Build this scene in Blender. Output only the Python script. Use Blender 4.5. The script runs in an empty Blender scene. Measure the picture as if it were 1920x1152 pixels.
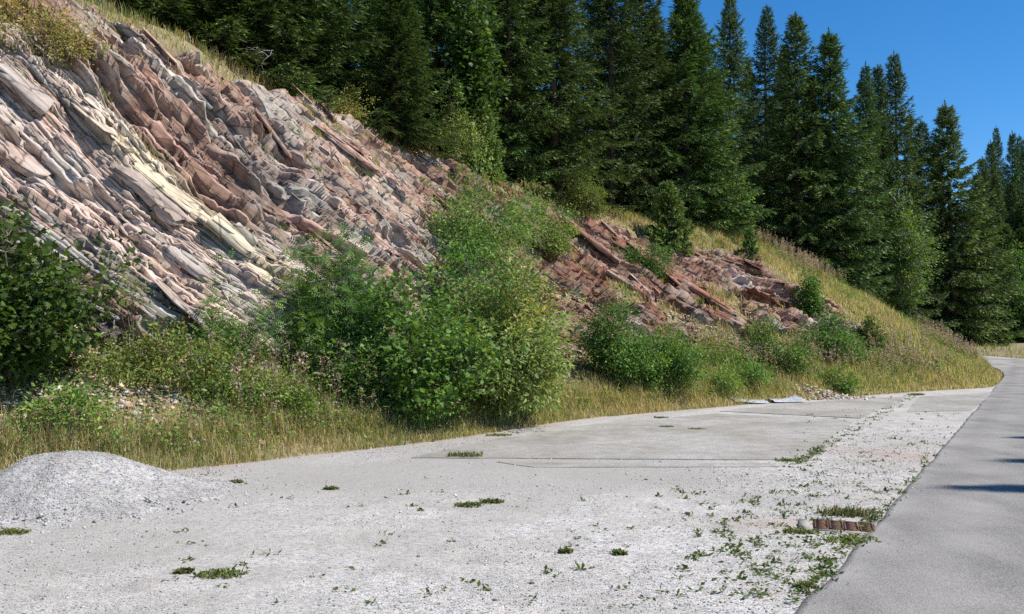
import bpy, math, random
import numpy as np
from mathutils import Matrix, Vector
rng = np.random.default_rng(7)
random.seed(7)
SC = bpy.context.scene
COL = SC.collection
R = math.radians

# ------------------------------------------------------------------ camera, sky, sun, exposure
F_PX, HOR = 1600.0, 640.0                    # focal length and horizon of the 1920x1152 photograph
PITCH = math.atan((HOR - 576) / F_PX)
CAMZ = 1.65
cam_d = bpy.data.cameras.new('camera')
cam = bpy.data.objects.new('camera', cam_d); COL.objects.link(cam)
cam.location = (0, 0, CAMZ); cam.rotation_euler = (R(90) + PITCH, 0, 0)
cam_d.sensor_width = 36; cam_d.lens = 36 * F_PX / 1920; cam_d.clip_start = .1; cam_d.clip_end = 3000
SC.camera = cam

SUN_EL, SUN_AZ = R(52), R(101)               # azimuth clockwise from +Y: from the right, slightly behind
sdir = Vector((math.sin(SUN_AZ) * math.cos(SUN_EL), math.cos(SUN_AZ) * math.cos(SUN_EL), math.sin(SUN_EL)))
world = bpy.data.worlds.new('World'); SC.world = world; world.use_nodes = True
wn = world.node_tree.nodes; wl = world.node_tree.links
sky = wn.new('ShaderNodeTexSky'); sky.sky_type = 'NISHITA'; sky.sun_disc = False
sky.sun_elevation = SUN_EL; sky.sun_rotation = SUN_AZ
sky.altitude = 1500; sky.air_density = 1.0; sky.dust_density = .05; sky.ozone_density = 4.0
bg = wn['Background']; bg.inputs['Strength'].default_value = .12
hs_ = wn.new('ShaderNodeHueSaturation'); hs_.inputs['Saturation'].default_value = 1.3
wl.new(sky.outputs['Color'], hs_.inputs['Color']); wl.new(hs_.outputs['Color'], bg.inputs['Color'])
sun_d = bpy.data.lights.new('sun', 'SUN'); sun_d.energy = 4.9; sun_d.angle = R(.53); sun_d.color = (1, .94, .85)
sun = bpy.data.objects.new('sun', sun_d); COL.objects.link(sun)
sun.rotation_euler = sdir.to_track_quat('Z', 'Y').to_euler(); sun.location = (30, -10, 40)
vs = SC.view_settings
vs.view_transform = 'Standard'; vs.look = 'None'; vs.exposure = 0.42; vs.gamma = 1; vs.use_curve_mapping = False
SC.render.engine = 'CYCLES'
SC.cycles.max_bounces = 6; SC.cycles.transparent_max_bounces = 6
SC.cycles.use_denoising = False

# ------------------------------------------------------------------ numeric helpers
def hsh(*a):
    h = np.zeros(np.broadcast(*a).shape, dtype=np.uint64) + np.uint64(1469598103934665603)
    for q in a:
        q = np.asarray(np.floor(q), dtype=np.int64).astype(np.uint64)
        h = (h ^ q) * np.uint64(1099511628211)
        h ^= h >> np.uint64(29); h = h * np.uint64(0xBF58476D1CE4E5B9); h ^= h >> np.uint64(32)
    return (h & np.uint64(0xFFFFFF)).astype(float) / float(0xFFFFFF)
def vn(x, y, z=0.0):
    x, y, z = np.broadcast_arrays(np.asarray(x, float), np.asarray(y, float), np.asarray(z, float))
    xi, yi, zi = np.floor(x), np.floor(y), np.floor(z)
    fx, fy, fz = x - xi, y - yi, z - zi
    fx, fy, fz = fx*fx*(3-2*fx), fy*fy*(3-2*fy), fz*fz*(3-2*fz)
    r = 0
    for dx in (0, 1):
        for dy in (0, 1):
            for dz in (0, 1):
                w = (fx if dx else 1-fx) * (fy if dy else 1-fy) * (fz if dz else 1-fz)
                r = r + w * hsh(xi+dx, yi+dy, zi+dz)
    return r
def fbm(x, y, z=0.0, o=4):
    r, a, t = 0, 1, 0
    for i in range(o):
        r = r + a * vn(np.asarray(x)*2**i + 17*i, np.asarray(y)*2**i - 31*i, np.asarray(z)*2**i); t += a; a *= .5
    return r / t
def sst(x, a, b):
    t = np.clip((np.asarray(x, float)-a)/(b-a), 0, 1); return t*t*(3-2*t)
def srgb(r, g, b):
    f = lambda c: (c/255/12.92) if c/255 <= .04045 else ((c/255+.055)/1.055)**2.4
    return np.array([f(r), f(g), f(b)])

def mk(name, V, Fs, mat, parent=None, col=None, smooth=False, link=True):
    V = np.asarray(V, np.float32)
    if not isinstance(Fs, (list, tuple)): Fs = [Fs]
    Fs = [np.asarray(f, np.int32) for f in Fs if len(f)]
    me = bpy.data.meshes.new(name)
    me.vertices.add(len(V)); me.vertices.foreach_set('co', V.ravel())
    loops = np.concatenate([f.ravel() for f in Fs])
    tot = np.concatenate([np.full(len(f), f.shape[1], np.int32) for f in Fs])
    st = np.concatenate([[0], np.cumsum(tot)[:-1]]).astype(np.int32)
    me.loops.add(len(loops)); me.loops.foreach_set('vertex_index', loops)
    me.polygons.add(len(tot)); me.polygons.foreach_set('loop_start', st); me.polygons.foreach_set('loop_total', tot)
    if smooth: me.polygons.foreach_set('use_smooth', np.ones(len(tot), bool))
    if col is not None:
        a = me.color_attributes.new('Col', 'FLOAT_COLOR', 'POINT')
        c = np.ones((len(V), 4), np.float32); c[:, :3] = col; a.data.foreach_set('color', c.ravel())
    me.update(calc_edges=True)
    if mat: me.materials.append(mat)
    if not link: return me
    o = bpy.data.objects.new(name, me); COL.objects.link(o)
    if parent: o.parent = parent
    return o
def inst(name, me, parent=None):
    o = bpy.data.objects.new(name, me); COL.objects.link(o)
    if parent: o.parent = parent
    return o
def tag(o, label=None, cat=None, group=None, kind=None):
    if label: o['label'] = label
    if cat: o['category'] = cat
    if group: o['group'] = group
    if kind: o['kind'] = kind
    return o
def empty(name, loc, rz=0, sc=1):
    o = bpy.data.objects.new(name, None); COL.objects.link(o); o.empty_display_size = .2
    o.location = loc; o.rotation_euler = (0, 0, rz); o.scale = (sc, sc, sc) if np.isscalar(sc) else sc
    return o

# ------------------------------------------------------------------ terrain
SU, CU = math.sin(R(31.5)), math.cos(R(31.5))
def uv2xy(u, v): return u*SU - v*CU, u*CU + v*SU
def xy2uv(x, y): return x*SU + y*CU, -x*CU + y*SU
KU = [-30, -12, -4, 3, 5.4, 6.7, 9.3, 11.6, 16.1, 21.8, 26.2, 31.9, 34.6, 40, 47, 52, 57, 60.5, 64.5, 68, 73, 80]
KV = [13, 12, 11.3, 10.8, 10.3, 9.5, 9.0, 8.5, 8.4, 6.6, 5.1, 2.9, 1.5, 1.35, 1.55, 2.8, 5.8, 9.7, 15.5, 22, 34, 52]
_uu = np.linspace(-30, 80, 1200)
_vv = np.interp(_uu, KU, KV); _k = np.ones(25)/25
_vs = np.convolve(np.pad(_vv, 12, mode='edge'), _k, 'valid')
def V0(u): return np.interp(u, _uu, _vs)
def KK(u): return np.interp(u, [0, 16, 20, 47, 52, 57, 61, 66, 75], [1, 1, .94, .97, .92, .78, .62, .52, .45])
def D1(u): return np.interp(u, [-20, 30, 40], [3.0, 3.0, 4.0])
def D2(u): return np.interp(u, [-20, 12, 20, 30, 36, 40], [8.5, 8.5, 8.6, 9.3, 10.3, 11])
def Z2(u): return np.interp(u, [-20, 5, 12.4, 19.5, 25, 30, 36, 40, 47, 55, 62], [10.2, 9.5, 8.9, 7.6, 7.0, 6.4, 6.6, 6.9, 7.0, 6.6, 6.3])
def Z1(u):
    lin = Z2(u)*D1(u)/D2(u)
    return np.interp(u, [0, 24, 38], [1.45, 1.45, 0])*(1-sst(u, 24, 38)) + lin*sst(u, 24, 38)
def rise(u): return .040*2*(np.logaddexp(0, (np.asarray(u, float)-43)/2) - np.logaddexp(0, (np.asarray(u, float)-65)/2))
ROADC = np.array([(-40, -1), (-20, -1), (0, -1), (20, -1), (40, -1), (46, -.95), (50.5, -.35), (55, 1.4), (59.3, 4.4), (63, 8.6), (66.3, 14), (69.2, 21), (72, 30), (75, 42)], float)
def catmull(P, n=12):
    out = []
    for i in range(len(P)-1):
        p0, p1, p2, p3 = P[max(i-1, 0)], P[i], P[i+1], P[min(i+2, len(P)-1)]
        for t in np.linspace(0, 1, n, endpoint=False):
            out.append(.5*((2*p1) + (-p0+p2)*t + (2*p0-5*p1+4*p2-p3)*t*t + (-p0+3*p1-3*p2+p3)*t**3))
    out.append(P[-1]); return np.array(out)
RC = catmull(ROADC, 14)
def H(u, v):
    """height of the land at road coordinates"""
    u = np.asarray(u, float); v = np.asarray(v, float); u, v = np.broadcast_arrays(u, v)
    d = (v - V0(u))*KK(u)
    d1, d2, z1, z2 = D1(u), D2(u), Z1(u), Z2(u)
    wob = .0
    z = np.where(d < d1, z1*np.clip(d/d1, 0, 1), np.where(d < d2, z1 + (z2-z1)*(d-d1)/(d2-d1),
        z2 + .16*np.minimum(d-d2, 7) - .35*np.maximum(d-d2-9, 0)))
    z = z + np.clip(d, 0, 1)*(.35*(fbm(u*.35, v*.35, 3.3)-.5) + .12*(fbm(u*1.6, v*1.6, 9.1, 2)-.5))
    ui, vi = u.ravel(), v.ravel(); far = np.zeros(ui.shape)
    m = (ui > 44) & (d.ravel() < 0)
    if m.any():
        dd = np.min(np.hypot(ui[m][:, None]-RC[None, :, 0], vi[m][:, None]-RC[None, :, 1]), axis=1)-2.25
        far[m] = .07*np.clip(dd-.4, 0, 5) + .03*np.clip(dd-6, 0, 40)
    return z + rise(u) + far.reshape(u.shape)
CP, SP = math.cos(PITCH), math.sin(PITCH)
def ray(px, py):
    a, b = (px-960)/F_PX, (576-py)/F_PX
    d = np.array([a, CP - b*SP, SP + b*CP]); return d/d[1]
def at(px, py, depth):
    return np.array([0, 0, CAMZ]) + ray(px, py)*depth
def hit(px, py, d0=5.0, d1=110):
    r = ray(px, py); D = np.arange(d0, d1, .05)
    P = np.array([0, 0, CAMZ]) + D[:, None]*r
    u, v = xy2uv(P[:, 0], P[:, 1]); h = H(u, v); k = np.nonzero(P[:, 2] <= h)[0]
    if len(k) == 0:
        j = int(np.argmin(P[:, 2]-h)); p = P[j].copy(); p[2] = h[j]; return p
    p = P[k[0]].copy(); p[2] = h[k[0]]; return p
def onland(px, depth):
    x, y = (px-960)/F_PX*depth, depth
    u, v = xy2uv(x, y); return np.array([x, y, float(H(u, v))])
def Hxy(x, y):
    u, v = xy2uv(x, y); return H(u, v)

# ------------------------------------------------------------------ materials
def newmat(name):
    m = bpy.data.materials.new(name); m.use_nodes = True
    return m, m.node_tree.nodes, m.node_tree.links, m.node_tree.nodes['Principled BSDF']
def N(n, t, **k):
    q = n.new(t)
    for a, b in k.items(): setattr(q, a, b)
    return q
def noise(n, l, scale, detail=4, rough=.6, vec=None):
    q = N(n, 'ShaderNodeTexNoise'); q.inputs['Scale'].default_value = scale; q.inputs['Detail'].default_value = detail
    q.inputs['Roughness'].default_value = rough
    if vec: l.new(vec, q.inputs['Vector'])
    return q
def ramp(n, l, src, stops, interp='LINEAR'):
    q = N(n, 'ShaderNodeValToRGB'); q.color_ramp.interpolation = interp
    e = q.color_ramp.elements
    while len(e) < len(stops): e.new(.5)
    for i, (p, c) in enumerate(stops):
        e[i].position = p
        e[i].color = (c, c, c, 1) if np.isscalar(c) else (*c, 1)
    l.new(src, q.inputs['Fac']); return q
def mix(n, l, a, b, fac, mode='MIX'):
    q = N(n, 'ShaderNodeMix', data_type='RGBA', blend_type=mode)
    for s, i in ((a, 6), (b, 7), (fac, 0)):
        if hasattr(s, 'is_linked'): l.new(s, q.inputs[i])
        elif i == 0: q.inputs[0].default_value = s
        else: q.inputs[i].default_value = (*s, 1) if not np.isscalar(s) else (s, s, s, 1)
    return q.outputs[2]
def bump(n, l, h, strength, dist, prev=None):
    q = N(n, 'ShaderNodeBump'); q.inputs['Strength'].default_value = strength; q.inputs['Distance'].default_value = dist
    l.new(h, q.inputs['Height'])
    if prev: l.new(prev, q.inputs['Normal'])
    return q.outputs['Normal']
def leafmat(name, trans=.3, rough=.5, spec=.35, boost=(1, 1, 1)):
    m, n, l, p = newmat(name)
    a = N(n, 'ShaderNodeVertexColor', layer_name='Col')
    oi = N(n, 'ShaderNodeObjectInfo')
    hs = N(n, 'ShaderNodeHueSaturation')
    mr = N(n, 'ShaderNodeMapRange'); mr.inputs['To Min'].default_value = .78; mr.inputs['To Max'].default_value = 1.2
    l.new(oi.outputs['Random'], mr.inputs['Value']); l.new(mr.outputs['Result'], hs.inputs['Value'])
    hr = N(n, 'ShaderNodeMapRange'); hr.inputs['To Min'].default_value = .472; hr.inputs['To Max'].default_value = .508
    fr_ = N(n, 'ShaderNodeMath', operation='FRACT'); mu_ = N(n, 'ShaderNodeMath', operation='MULTIPLY'); mu_.inputs[1].default_value = 7.3
    l.new(oi.outputs['Random'], mu_.inputs[0]); l.new(mu_.outputs[0], fr_.inputs[0]); l.new(fr_.outputs[0], hr.inputs['Value']); l.new(hr.outputs['Result'], hs.inputs['Hue'])
    l.new(a.outputs['Color'], hs.inputs['Color'])
    l.new(hs.outputs['Color'], p.inputs['Base Color'])
    p.inputs['Roughness'].default_value = rough; p.inputs['Specular IOR Level'].default_value = spec
    t = N(n, 'ShaderNodeBsdfTranslucent')
    tc = mix(n, l, hs.outputs['Color'], (1.15, 1.25, .5), 1.0, 'MULTIPLY'); l.new(tc, t.inputs['Color'])
    s = N(n, 'ShaderNodeMixShader'); s.inputs['Fac'].default_value = trans
    l.new(p.outputs['BSDF'], s.inputs[1]); l.new(t.outputs['BSDF'], s.inputs[2])
    l.new(s.outputs['Shader'], n['Material Output'].inputs['Surface'])
    return m
M_leaf = leafmat('broad_leaf', .36, .5, .25)
M_needle = leafmat('spruce_needles', .12, .6, .25)
M_grass = leafmat('grass_blades', .42, .6, .2)

_U = Vector((math.sin(R(31.5)), math.cos(R(31.5)), 0)); _F = Vector((.85*.79, -.52*.79, .61)).normalized(); _T = _F.cross(_U).normalized()
_Q = _U*math.sin(R(50)) + _T*math.cos(R(50)); _D = _U*math.cos(R(50)) - _T*math.sin(R(50)); _N = (_Q*math.cos(R(55)) + _F*math.sin(R(55))).normalized()
LAMROT = Matrix((_D, _N.cross(_D), _N)).to_euler('XYZ')
def rockmat(name, objcol):
    m, n, l, p = newmat(name)
    tc = N(n, 'ShaderNodeTexCoord'); geo = N(n, 'ShaderNodeNewGeometry')
    pos = geo.outputs['Position']
    if objcol: c = N(n, 'ShaderNodeObjectInfo').outputs['Color']
    else: c = N(n, 'ShaderNodeVertexColor', layer_name='Col').outputs['Color']
    n1 = noise(n, l, 2.2, 5, .6, pos); n2 = noise(n, l, 9, 3, .6, pos); n3 = noise(n, l, .7, 4, .6, pos)
    # fine lamination along the bedding planes
    lam = N(n, 'ShaderNodeMapping', vector_type='POINT'); lam.inputs['Rotation'].default_value = LAMROT
    l.new(pos, lam.inputs['Vector']); lam2 = N(n, 'ShaderNodeMapping'); lam2.inputs['Scale'].default_value = (.6, .6, 14)
    l.new(lam.outputs['Vector'], lam2.inputs['Vector']); nl = noise(n, l, 1.0, 4, .6, lam2.outputs['Vector'])
    c = mix(n, l, c, ramp(n, l, nl.outputs['Fac'], [(.3, .4), (.46, 1.0), (.7, 1.25)]).outputs['Color'], .8, 'MULTIPLY')
    ck = N(n, 'ShaderNodeTexVoronoi', feature='DISTANCE_TO_EDGE'); ck.inputs['Scale'].default_value = 1.0
    lam3 = N(n, 'ShaderNodeMapping'); lam3.inputs['Scale'].default_value = (1.3, 2.2, 3.4); l.new(lam.outputs['Vector'], lam3.inputs['Vector']); l.new(lam3.outputs['Vector'], ck.inputs['Vector'])
    c = mix(n, l, c, ramp(n, l, ck.outputs['Distance'], [(0.0, .25), (.02, .5), (.05, 1.0)]).outputs['Color'], .85, 'MULTIPLY')
    c = mix(n, l, c, ramp(n, l, n1.outputs['Fac'], [(.3, .62), (.5, 1.0), (.72, 1.25)]).outputs['Color'], .8, 'MULTIPLY')
    c = mix(n, l, c, ramp(n, l, n2.outputs['Fac'], [(.32, .78), (.5, 1.0), (.7, 1.15)]).outputs['Color'], .7, 'MULTIPLY')
    # pale lichen and ochre stains
    c = mix(n, l, c, (.46, .45, .42), ramp(n, l, n3.outputs['Fac'], [(.52, 0.0), (.66, .55)]).outputs['Color'])
    n4 = noise(n, l, 1.1, 6, .7, pos)
    c = mix(n, l, c, (.33, .25, .12), ramp(n, l, n4.outputs['Fac'], [(.64, 0.0), (.8, .3)]).outputs['Color'])
    l.new(c, p.inputs['Base Color']); p.inputs['Roughness'].default_value = .9; p.inputs['Specular IOR Level'].default_value = .2
    b = bump(n, l, n2.outputs['Fac'], .25, .03); b = bump(n, l, nl.outputs['Fac'], .25, .03, b)
    l.new(b, p.inputs['Normal']); return m
M_rock = rockmat('bedded_rock', False)
M_slab = rockmat('rock_slab_stone', True)

def soilmat():
    m, n, l, p = newmat('dry_soil'); pos = N(n, 'ShaderNodeNewGeometry').outputs['Position']
    a = noise(n, l, 1.3, 8, .65, pos); b2 = noise(n, l, 18, 5, .7, pos)
    c = ramp(n, l, a.outputs['Fac'], [(.3, (.17, .13, .075)), (.5, (.28, .22, .12)), (.7, (.20, .19, .085))]).outputs['Color']
    c = mix(n, l, c, ramp(n, l, b2.outputs['Fac'], [(.3, .5), (.7, 1.4)]).outputs['Color'], .8, 'MULTIPLY')
    l.new(c, p.inputs['Base Color']); p.inputs['Roughness'].default_value = .95
    l.new(bump(n, l, b2.outputs['Fac'], .8, .05), p.inputs['Normal']); return m
M_soil = soilmat()

def gravelmat(name, base=(.42, .42, .415), s=55.0, tint=True, compact=.5, zones=False):
    m, n, l, p = newmat(name); pos = N(n, 'ShaderNodeNewGeometry').outputs['Position']
    v1 = N(n, 'ShaderNodeTexVoronoi'); v1.inputs['Scale'].default_value = s; l.new(pos, v1.inputs['Vector'])
    v2 = N(n, 'ShaderNodeTexVoronoi'); v2.inputs['Scale'].default_value = s*2.3; l.new(pos, v2.inputs['Vector'])
    bw = N(n, 'ShaderNodeSeparateColor'); l.new(v1.outputs['Color'], bw.inputs['Color'])
    bw2 = N(n, 'ShaderNodeSeparateColor'); l.new(v2.outputs['Color'], bw2.inputs['Color'])
    k1 = ramp(n, l, bw.outputs['Red'], [(0, .34), (.12, .7), (.5, 1.0), (1, 1.35)]).outputs['Color']
    k2 = ramp(n, l, bw2.outputs['Red'], [(0, .55), (.3, .95), (1, 1.2)]).outputs['Color']
    big = noise(n, l, .55, 6, .6, pos); mid = noise(n, l, 3.0, 6, .65, pos)
    dust = ramp(n, l, big.outputs['Fac'], [(.42, 0.0), (.6, 1.0)]).outputs['Color']
    c = mix(n, l, base, k1, .85, 'MULTIPLY'); c = mix(n, l, c, k2, .6, 'MULTIPLY')
    c = mix(n, l, c, ramp(n, l, bw.outputs['Green'], [(.88, 0.0), (.93, 1.0)]).outputs['Color'], 0.0)
    hue = ramp(n, l, bw.outputs['Blue'], [(0, (.93, .97, 1.06)), (.6, (1, 1, 1)), (.9, (1.05, .98, .9)), (1, (1.15, .9, .8))]).outputs['Color']
    c = mix(n, l, c, hue, 1.0, 'MULTIPLY')
    c = mix(n, l, c, (base[0]*.72, base[1]*.69, base[2]*.64), mix(n, l, dust, (0, 0, 0), 1-compact))
    c = mix(n, l, c, ramp(n, l, mid.outputs['Fac'], [(.3, .78), (.55, 1.0), (.75, 1.12)]).outputs['Color'], 1.0, 'MULTIPLY')
    if tint:
        n4 = noise(n, l, .35, 5, .6, pos)
        c = mix(n, l, c, (.36, .27, .22), ramp(n, l, n4.outputs['Fac'], [(.62, 0.0), (.78, .45)]).outputs['Color'])
    if zones:      # compacted bare earth and reddish dirt patches
        zc = N(n, 'ShaderNodeSeparateColor'); l.new(N(n, 'ShaderNodeVertexColor', layer_name='Col').outputs['Color'], zc.inputs['Color'])
        br = ramp(n, l, mid.outputs['Fac'], [(.3, .45), (.65, 1.0)]).outputs['Color']
        c = mix(n, l, c, (.31, .295, .27), mix(n, l, zc.outputs['Red'], br, 1.0, 'MULTIPLY'))
        c = mix(n, l, c, (.36, .26, .21), mix(n, l, zc.outputs['Green'], br, 1.0, 'MULTIPLY'))
    l.new(c, p.inputs['Base Color']); p.inputs['Roughness'].default_value = .92; p.inputs['Specular IOR Level'].default_value = .2
    inv = N(n, 'ShaderNodeMath', operation='SUBTRACT'); inv.inputs[0].default_value = 1; l.new(v1.outputs['Distance'], inv.inputs[1])
    b = bump(n, l, inv.outputs[0], .55, .012); b = bump(n, l, mid.outputs['Fac'], .35, .05, b)
    l.new(b, p.inputs['Normal']); return m
M_gravel = gravelmat('loose_gravel', (.47, .458, .432), zones=True)
M_heap = gravelmat('fresh_gravel', (.375, .368, .356), 48.0, False, .3)
M_concrete = gravelmat('worn_concrete', (.405, .393, .362), 120.0, True, .85)

def asphaltmat():
    m, n, l, p = newmat('asphalt'); pos = N(n, 'ShaderNodeNewGeometry').outputs['Position']
    v = N(n, 'ShaderNodeTexVoronoi'); v.inputs['Scale'].default_value = 110; l.new(pos, v.inputs['Vector'])
    sp = N(n, 'ShaderNodeSeparateColor'); l.new(v.outputs['Color'], sp.inputs['Color'])
    a = noise(n, l, .9, 7, .6, pos); mp = N(n, 'ShaderNodeMapping'); mp.inputs['Rotation'].default_value = (0, 0, R(31.5)); mp.inputs['Scale'].default_value = (1.6, .12, 1)
    l.new(pos, mp.inputs['Vector']); st = noise(n, l, 1.0, 5, .6, mp.outputs['Vector'])
    c = mix(n, l, (.222, .211, .198), ramp(n, l, sp.outputs['Red'], [(0, .62), (.5, 1.0), (1, 1.4)]).outputs['Color'], .8, 'MULTIPLY')
    c = mix(n, l, c, ramp(n, l, a.outputs['Fac'], [(.3, .8), (.7, 1.2)]).outputs['Color'], .8, 'MULTIPLY')
    c = mix(n, l, c, ramp(n, l, st.outputs['Fac'], [(.35, .86), (.65, 1.18)]).outputs['Color'], .8, 'MULTIPLY')
    dt = N(n, 'ShaderNodeVectorMath', operation='DOT_PRODUCT'); dt.inputs[1].default_value = (-CU, SU, 0); l.new(pos, dt.inputs[0])
    nv = N(n, 'ShaderNodeMath', operation='MULTIPLY_ADD'); nv.inputs[1].default_value = .5; l.new(a.outputs['Fac'], nv.inputs[0]); l.new(dt.outputs['Value'], nv.inputs[2])
    dust = ramp(n, l, nv.outputs[0], [(0.0, 0.0), (.25, .0), (.5, .35), (.75, .1), (.98, .75)]).outputs['Color']
    sc_ = N(n, 'ShaderNodeMath', operation='MULTIPLY'); sc_.inputs[1].default_value = .62; l.new(nv.outputs[0], sc_.inputs[0]); l.new(sc_.outputs[0], n[dust.node.name].inputs['Fac'])
    c = mix(n, l, c, (.36, .345, .325), mix(n, l, dust, ramp(n, l, a.outputs['Fac'], [(.35, .2), (.6, 1.0)]).outputs['Color'], 1.0, 'MULTIPLY'))
    l.new(c, p.inputs['Base Color']); p.inputs['Roughness'].default_value = .85; p.inputs['Specular IOR Level'].default_value = .25
    l.new(bump(n, l, v.outputs['Distance'], .5, .006), p.inputs['Normal']); return m
M_asphalt = asphaltmat()
def simple(name, c, rough=.8, metal=0, nscale=12, var=.35, bmp=.3, bd=.01, spec=.3, stretch=None):
    m, n, l, p = newmat(name); tcn = N(n, 'ShaderNodeTexCoord').outputs['Object']
    if stretch:
        mp = N(n, 'ShaderNodeMapping'); mp.inputs['Scale'].default_value = stretch; l.new(tcn, mp.inputs['Vector']); tcn = mp.outputs['Vector']
    a = noise(n, l, nscale, 7, .65, tcn)
    cc = mix(n, l, c, ramp(n, l, a.outputs['Fac'], [(.3, 1-var), (.7, 1+var)]).outputs['Color'], 1.0, 'MULTIPLY')
    l.new(cc, p.inputs['Base Color']); p.inputs['Roughness'].default_value = rough; p.inputs['Metallic'].default_value = metal
    p.inputs['Specular IOR Level'].default_value = spec
    l.new(bump(n, l, a.outputs['Fac'], bmp, bd), p.inputs['Normal']); return m
M_bark = simple('spruce_bark', (.10, .075, .055), .9, 0, 10, .5, .8, .02, .2, (1, 1, .25))
M_twig = simple('grey_twig', (.17, .14, .11), .85, 0, 14, .4, .4, .01, .2)
M_pale = simple('pale_bark', (.32, .30, .27), .85, 0, 14, .4, .4, .01, .2)
M_iron = simple('rusty_iron', (.13, .07, .05), .75, .35, 25, .5, .5, .004)
M_pit = simple('drain_pit', (.02, .018, .016), .95)
M_zinc = simple('galvanised_sheet', (.44, .45, .47), .5, .3, 9, .35, .15, .004, .5)
M_kerb = simple('concrete_rim', (.36, .335, .30), .9, 0, 20, .3, .5, .01)
M_wood = simple('dry_wood', (.40, .27, .16), .85, 0, 20, .3, .4, .004)

# ------------------------------------------------------------------ setting: ground, lot, road, hillside
def gridmesh(name, X, Y, Z, mat, kind='structure', smooth=True, col=None, label=None):
    nu, nv = X.shape
    V = np.stack([X.ravel(), Y.ravel(), Z.ravel()], 1)
    i = np.arange(nu*nv).reshape(nu, nv)
    F = np.stack([i[:-1, :-1], i[1:, :-1], i[1:, 1:], i[:-1, 1:]], -1).reshape(-1, 4)
    o = mk(name, V, F, mat, None, col, smooth); tag(o, kind=kind); return o
# the far land, one sheet to the horizon (with the bank beyond the road bend)
g1 = np.concatenate([np.linspace(-900, -60, 12), np.linspace(-55, 140, 140), np.linspace(150, 900, 14)])
GU, GV = np.meshgrid(g1, np.concatenate([np.linspace(-900, -60, 12), np.linspace(-55, 60, 90), np.linspace(70, 900, 14)]), indexing='ij')
du = np.min(np.hypot(GU.ravel()[:, None]-RC[None, :, 0], GV.ravel()[:, None]-RC[None, :, 1]), axis=1).reshape(GU.shape)
inside = GV > V0(GU)-.6
GZ = np.where(inside, rise(np.minimum(GU, 90))-.3, H(np.minimum(GU, 120), np.maximum(np.minimum(GV, V0(np.clip(GU, -30, 80))-.5), -60)))
GZ = np.where((du < 3.2), rise(np.minimum(GU, 90))-.22, GZ - .05)
GZ = np.where((GU < 40) & (GV > -6), -.2, GZ)
gx, gy = uv2xy(GU, GV)
ground = gridmesh('ground', gx, gy, GZ, M_soil)
tag(ground, 'dry grassy land spreading beyond the road bend', 'ground')

# gravel lot between road and bank
lu = np.arange(-14, 37, .16); lw = np.linspace(0, 1, 70)
LU, LW = np.meshgrid(lu, lw, indexing='ij')
LV = .9 + (np.maximum(V0(LU)+1.0, 1.6) - .9)*LW
def lotz(u, v):
    return .014*(fbm(u*.5, v*.5, 1.0, 3)-.5) + .010*(fbm(u*2.2, v*2.2, 2.0, 2)-.5) + .010
lx, ly = uv2xy(LU, LV)
zn = .5 + 1.0*(fbm(lx*.9, ly*.9, 5, 3)-.5)
z_r = np.exp(-((ly-10.55)/.85)**2)*sst(lx, -4.2, -2.2)*(1-sst(lx, 1.6, 3.6)) + .8*np.exp(-((ly-14.5)/3)**2-((lx+.2)/1.6)**2) + .7*np.exp(-((ly-8.9)/.35)**2-((lx-2.9)/.8)**2)
z_g = np.exp(-((ly-12.4)/.9)**2-((lx-5.6)/.8)**2) + .9*np.exp(-((ly-7.75)/.18)**2-((lx-2.35)/.45)**2) + .8*np.exp(-((LV-V0(LU))/.35)**2)
z_r = z_r*1.6 + .5*sst(fbm(LU*.16, LV*1.1, 44, 3), .5, .68)
zcol = np.stack([np.clip(z_r*(.5+zn), 0, .85), np.clip(z_g*(.3+zn), 0, .75), 0*lx], -1).reshape(-1, 3)
lot = gridmesh('gravel_lot', lx, ly, lotz(LU, LV) + rise(LU) - .05*(1-sst(LV, .95, 1.2)), M_gravel, col=zcol)
tag(lot, 'pale grey gravel lot between asphalt road and rocky bank', 'gravel lot')

# asphalt road with a thickness, ragged left edge
def smooth_dir(P):
    t = np.gradient(P, axis=0); return t/np.linalg.norm(t, axis=1, keepdims=True)
rc = catmull(ROADC, 140); t_ = smooth_dir(rc); nrm = np.stack([-t_[:, 1], t_[:, 0]], 1)
offs = np.array([-2.3, -2.26, -1.2, 0, 1.2, 2.2, 2.26, 2.30])
RX = rc[:, None, 0] + nrm[:, None, 0]*offs; RV = rc[:, None, 1] + nrm[:, None, 1]*offs
wob = .09*(fbm(rc[:, 0]*.9, 3.3, 1, 4)-.5) + .04*(fbm(rc[:, 0]*2.6, 8.3, 1, 3)-.5)
RV[:, 5:] += wob[:, None]
RZ = rise(RX) + np.array([-.16, .02, .045, .055, .045, .024, .013, -.16])
rx, ry = uv2xy(RX, RV)
road = gridmesh('road', rx, ry, RZ, M_asphalt); tag(road, 'grey asphalt lane bending round the hill', 'road')

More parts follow.
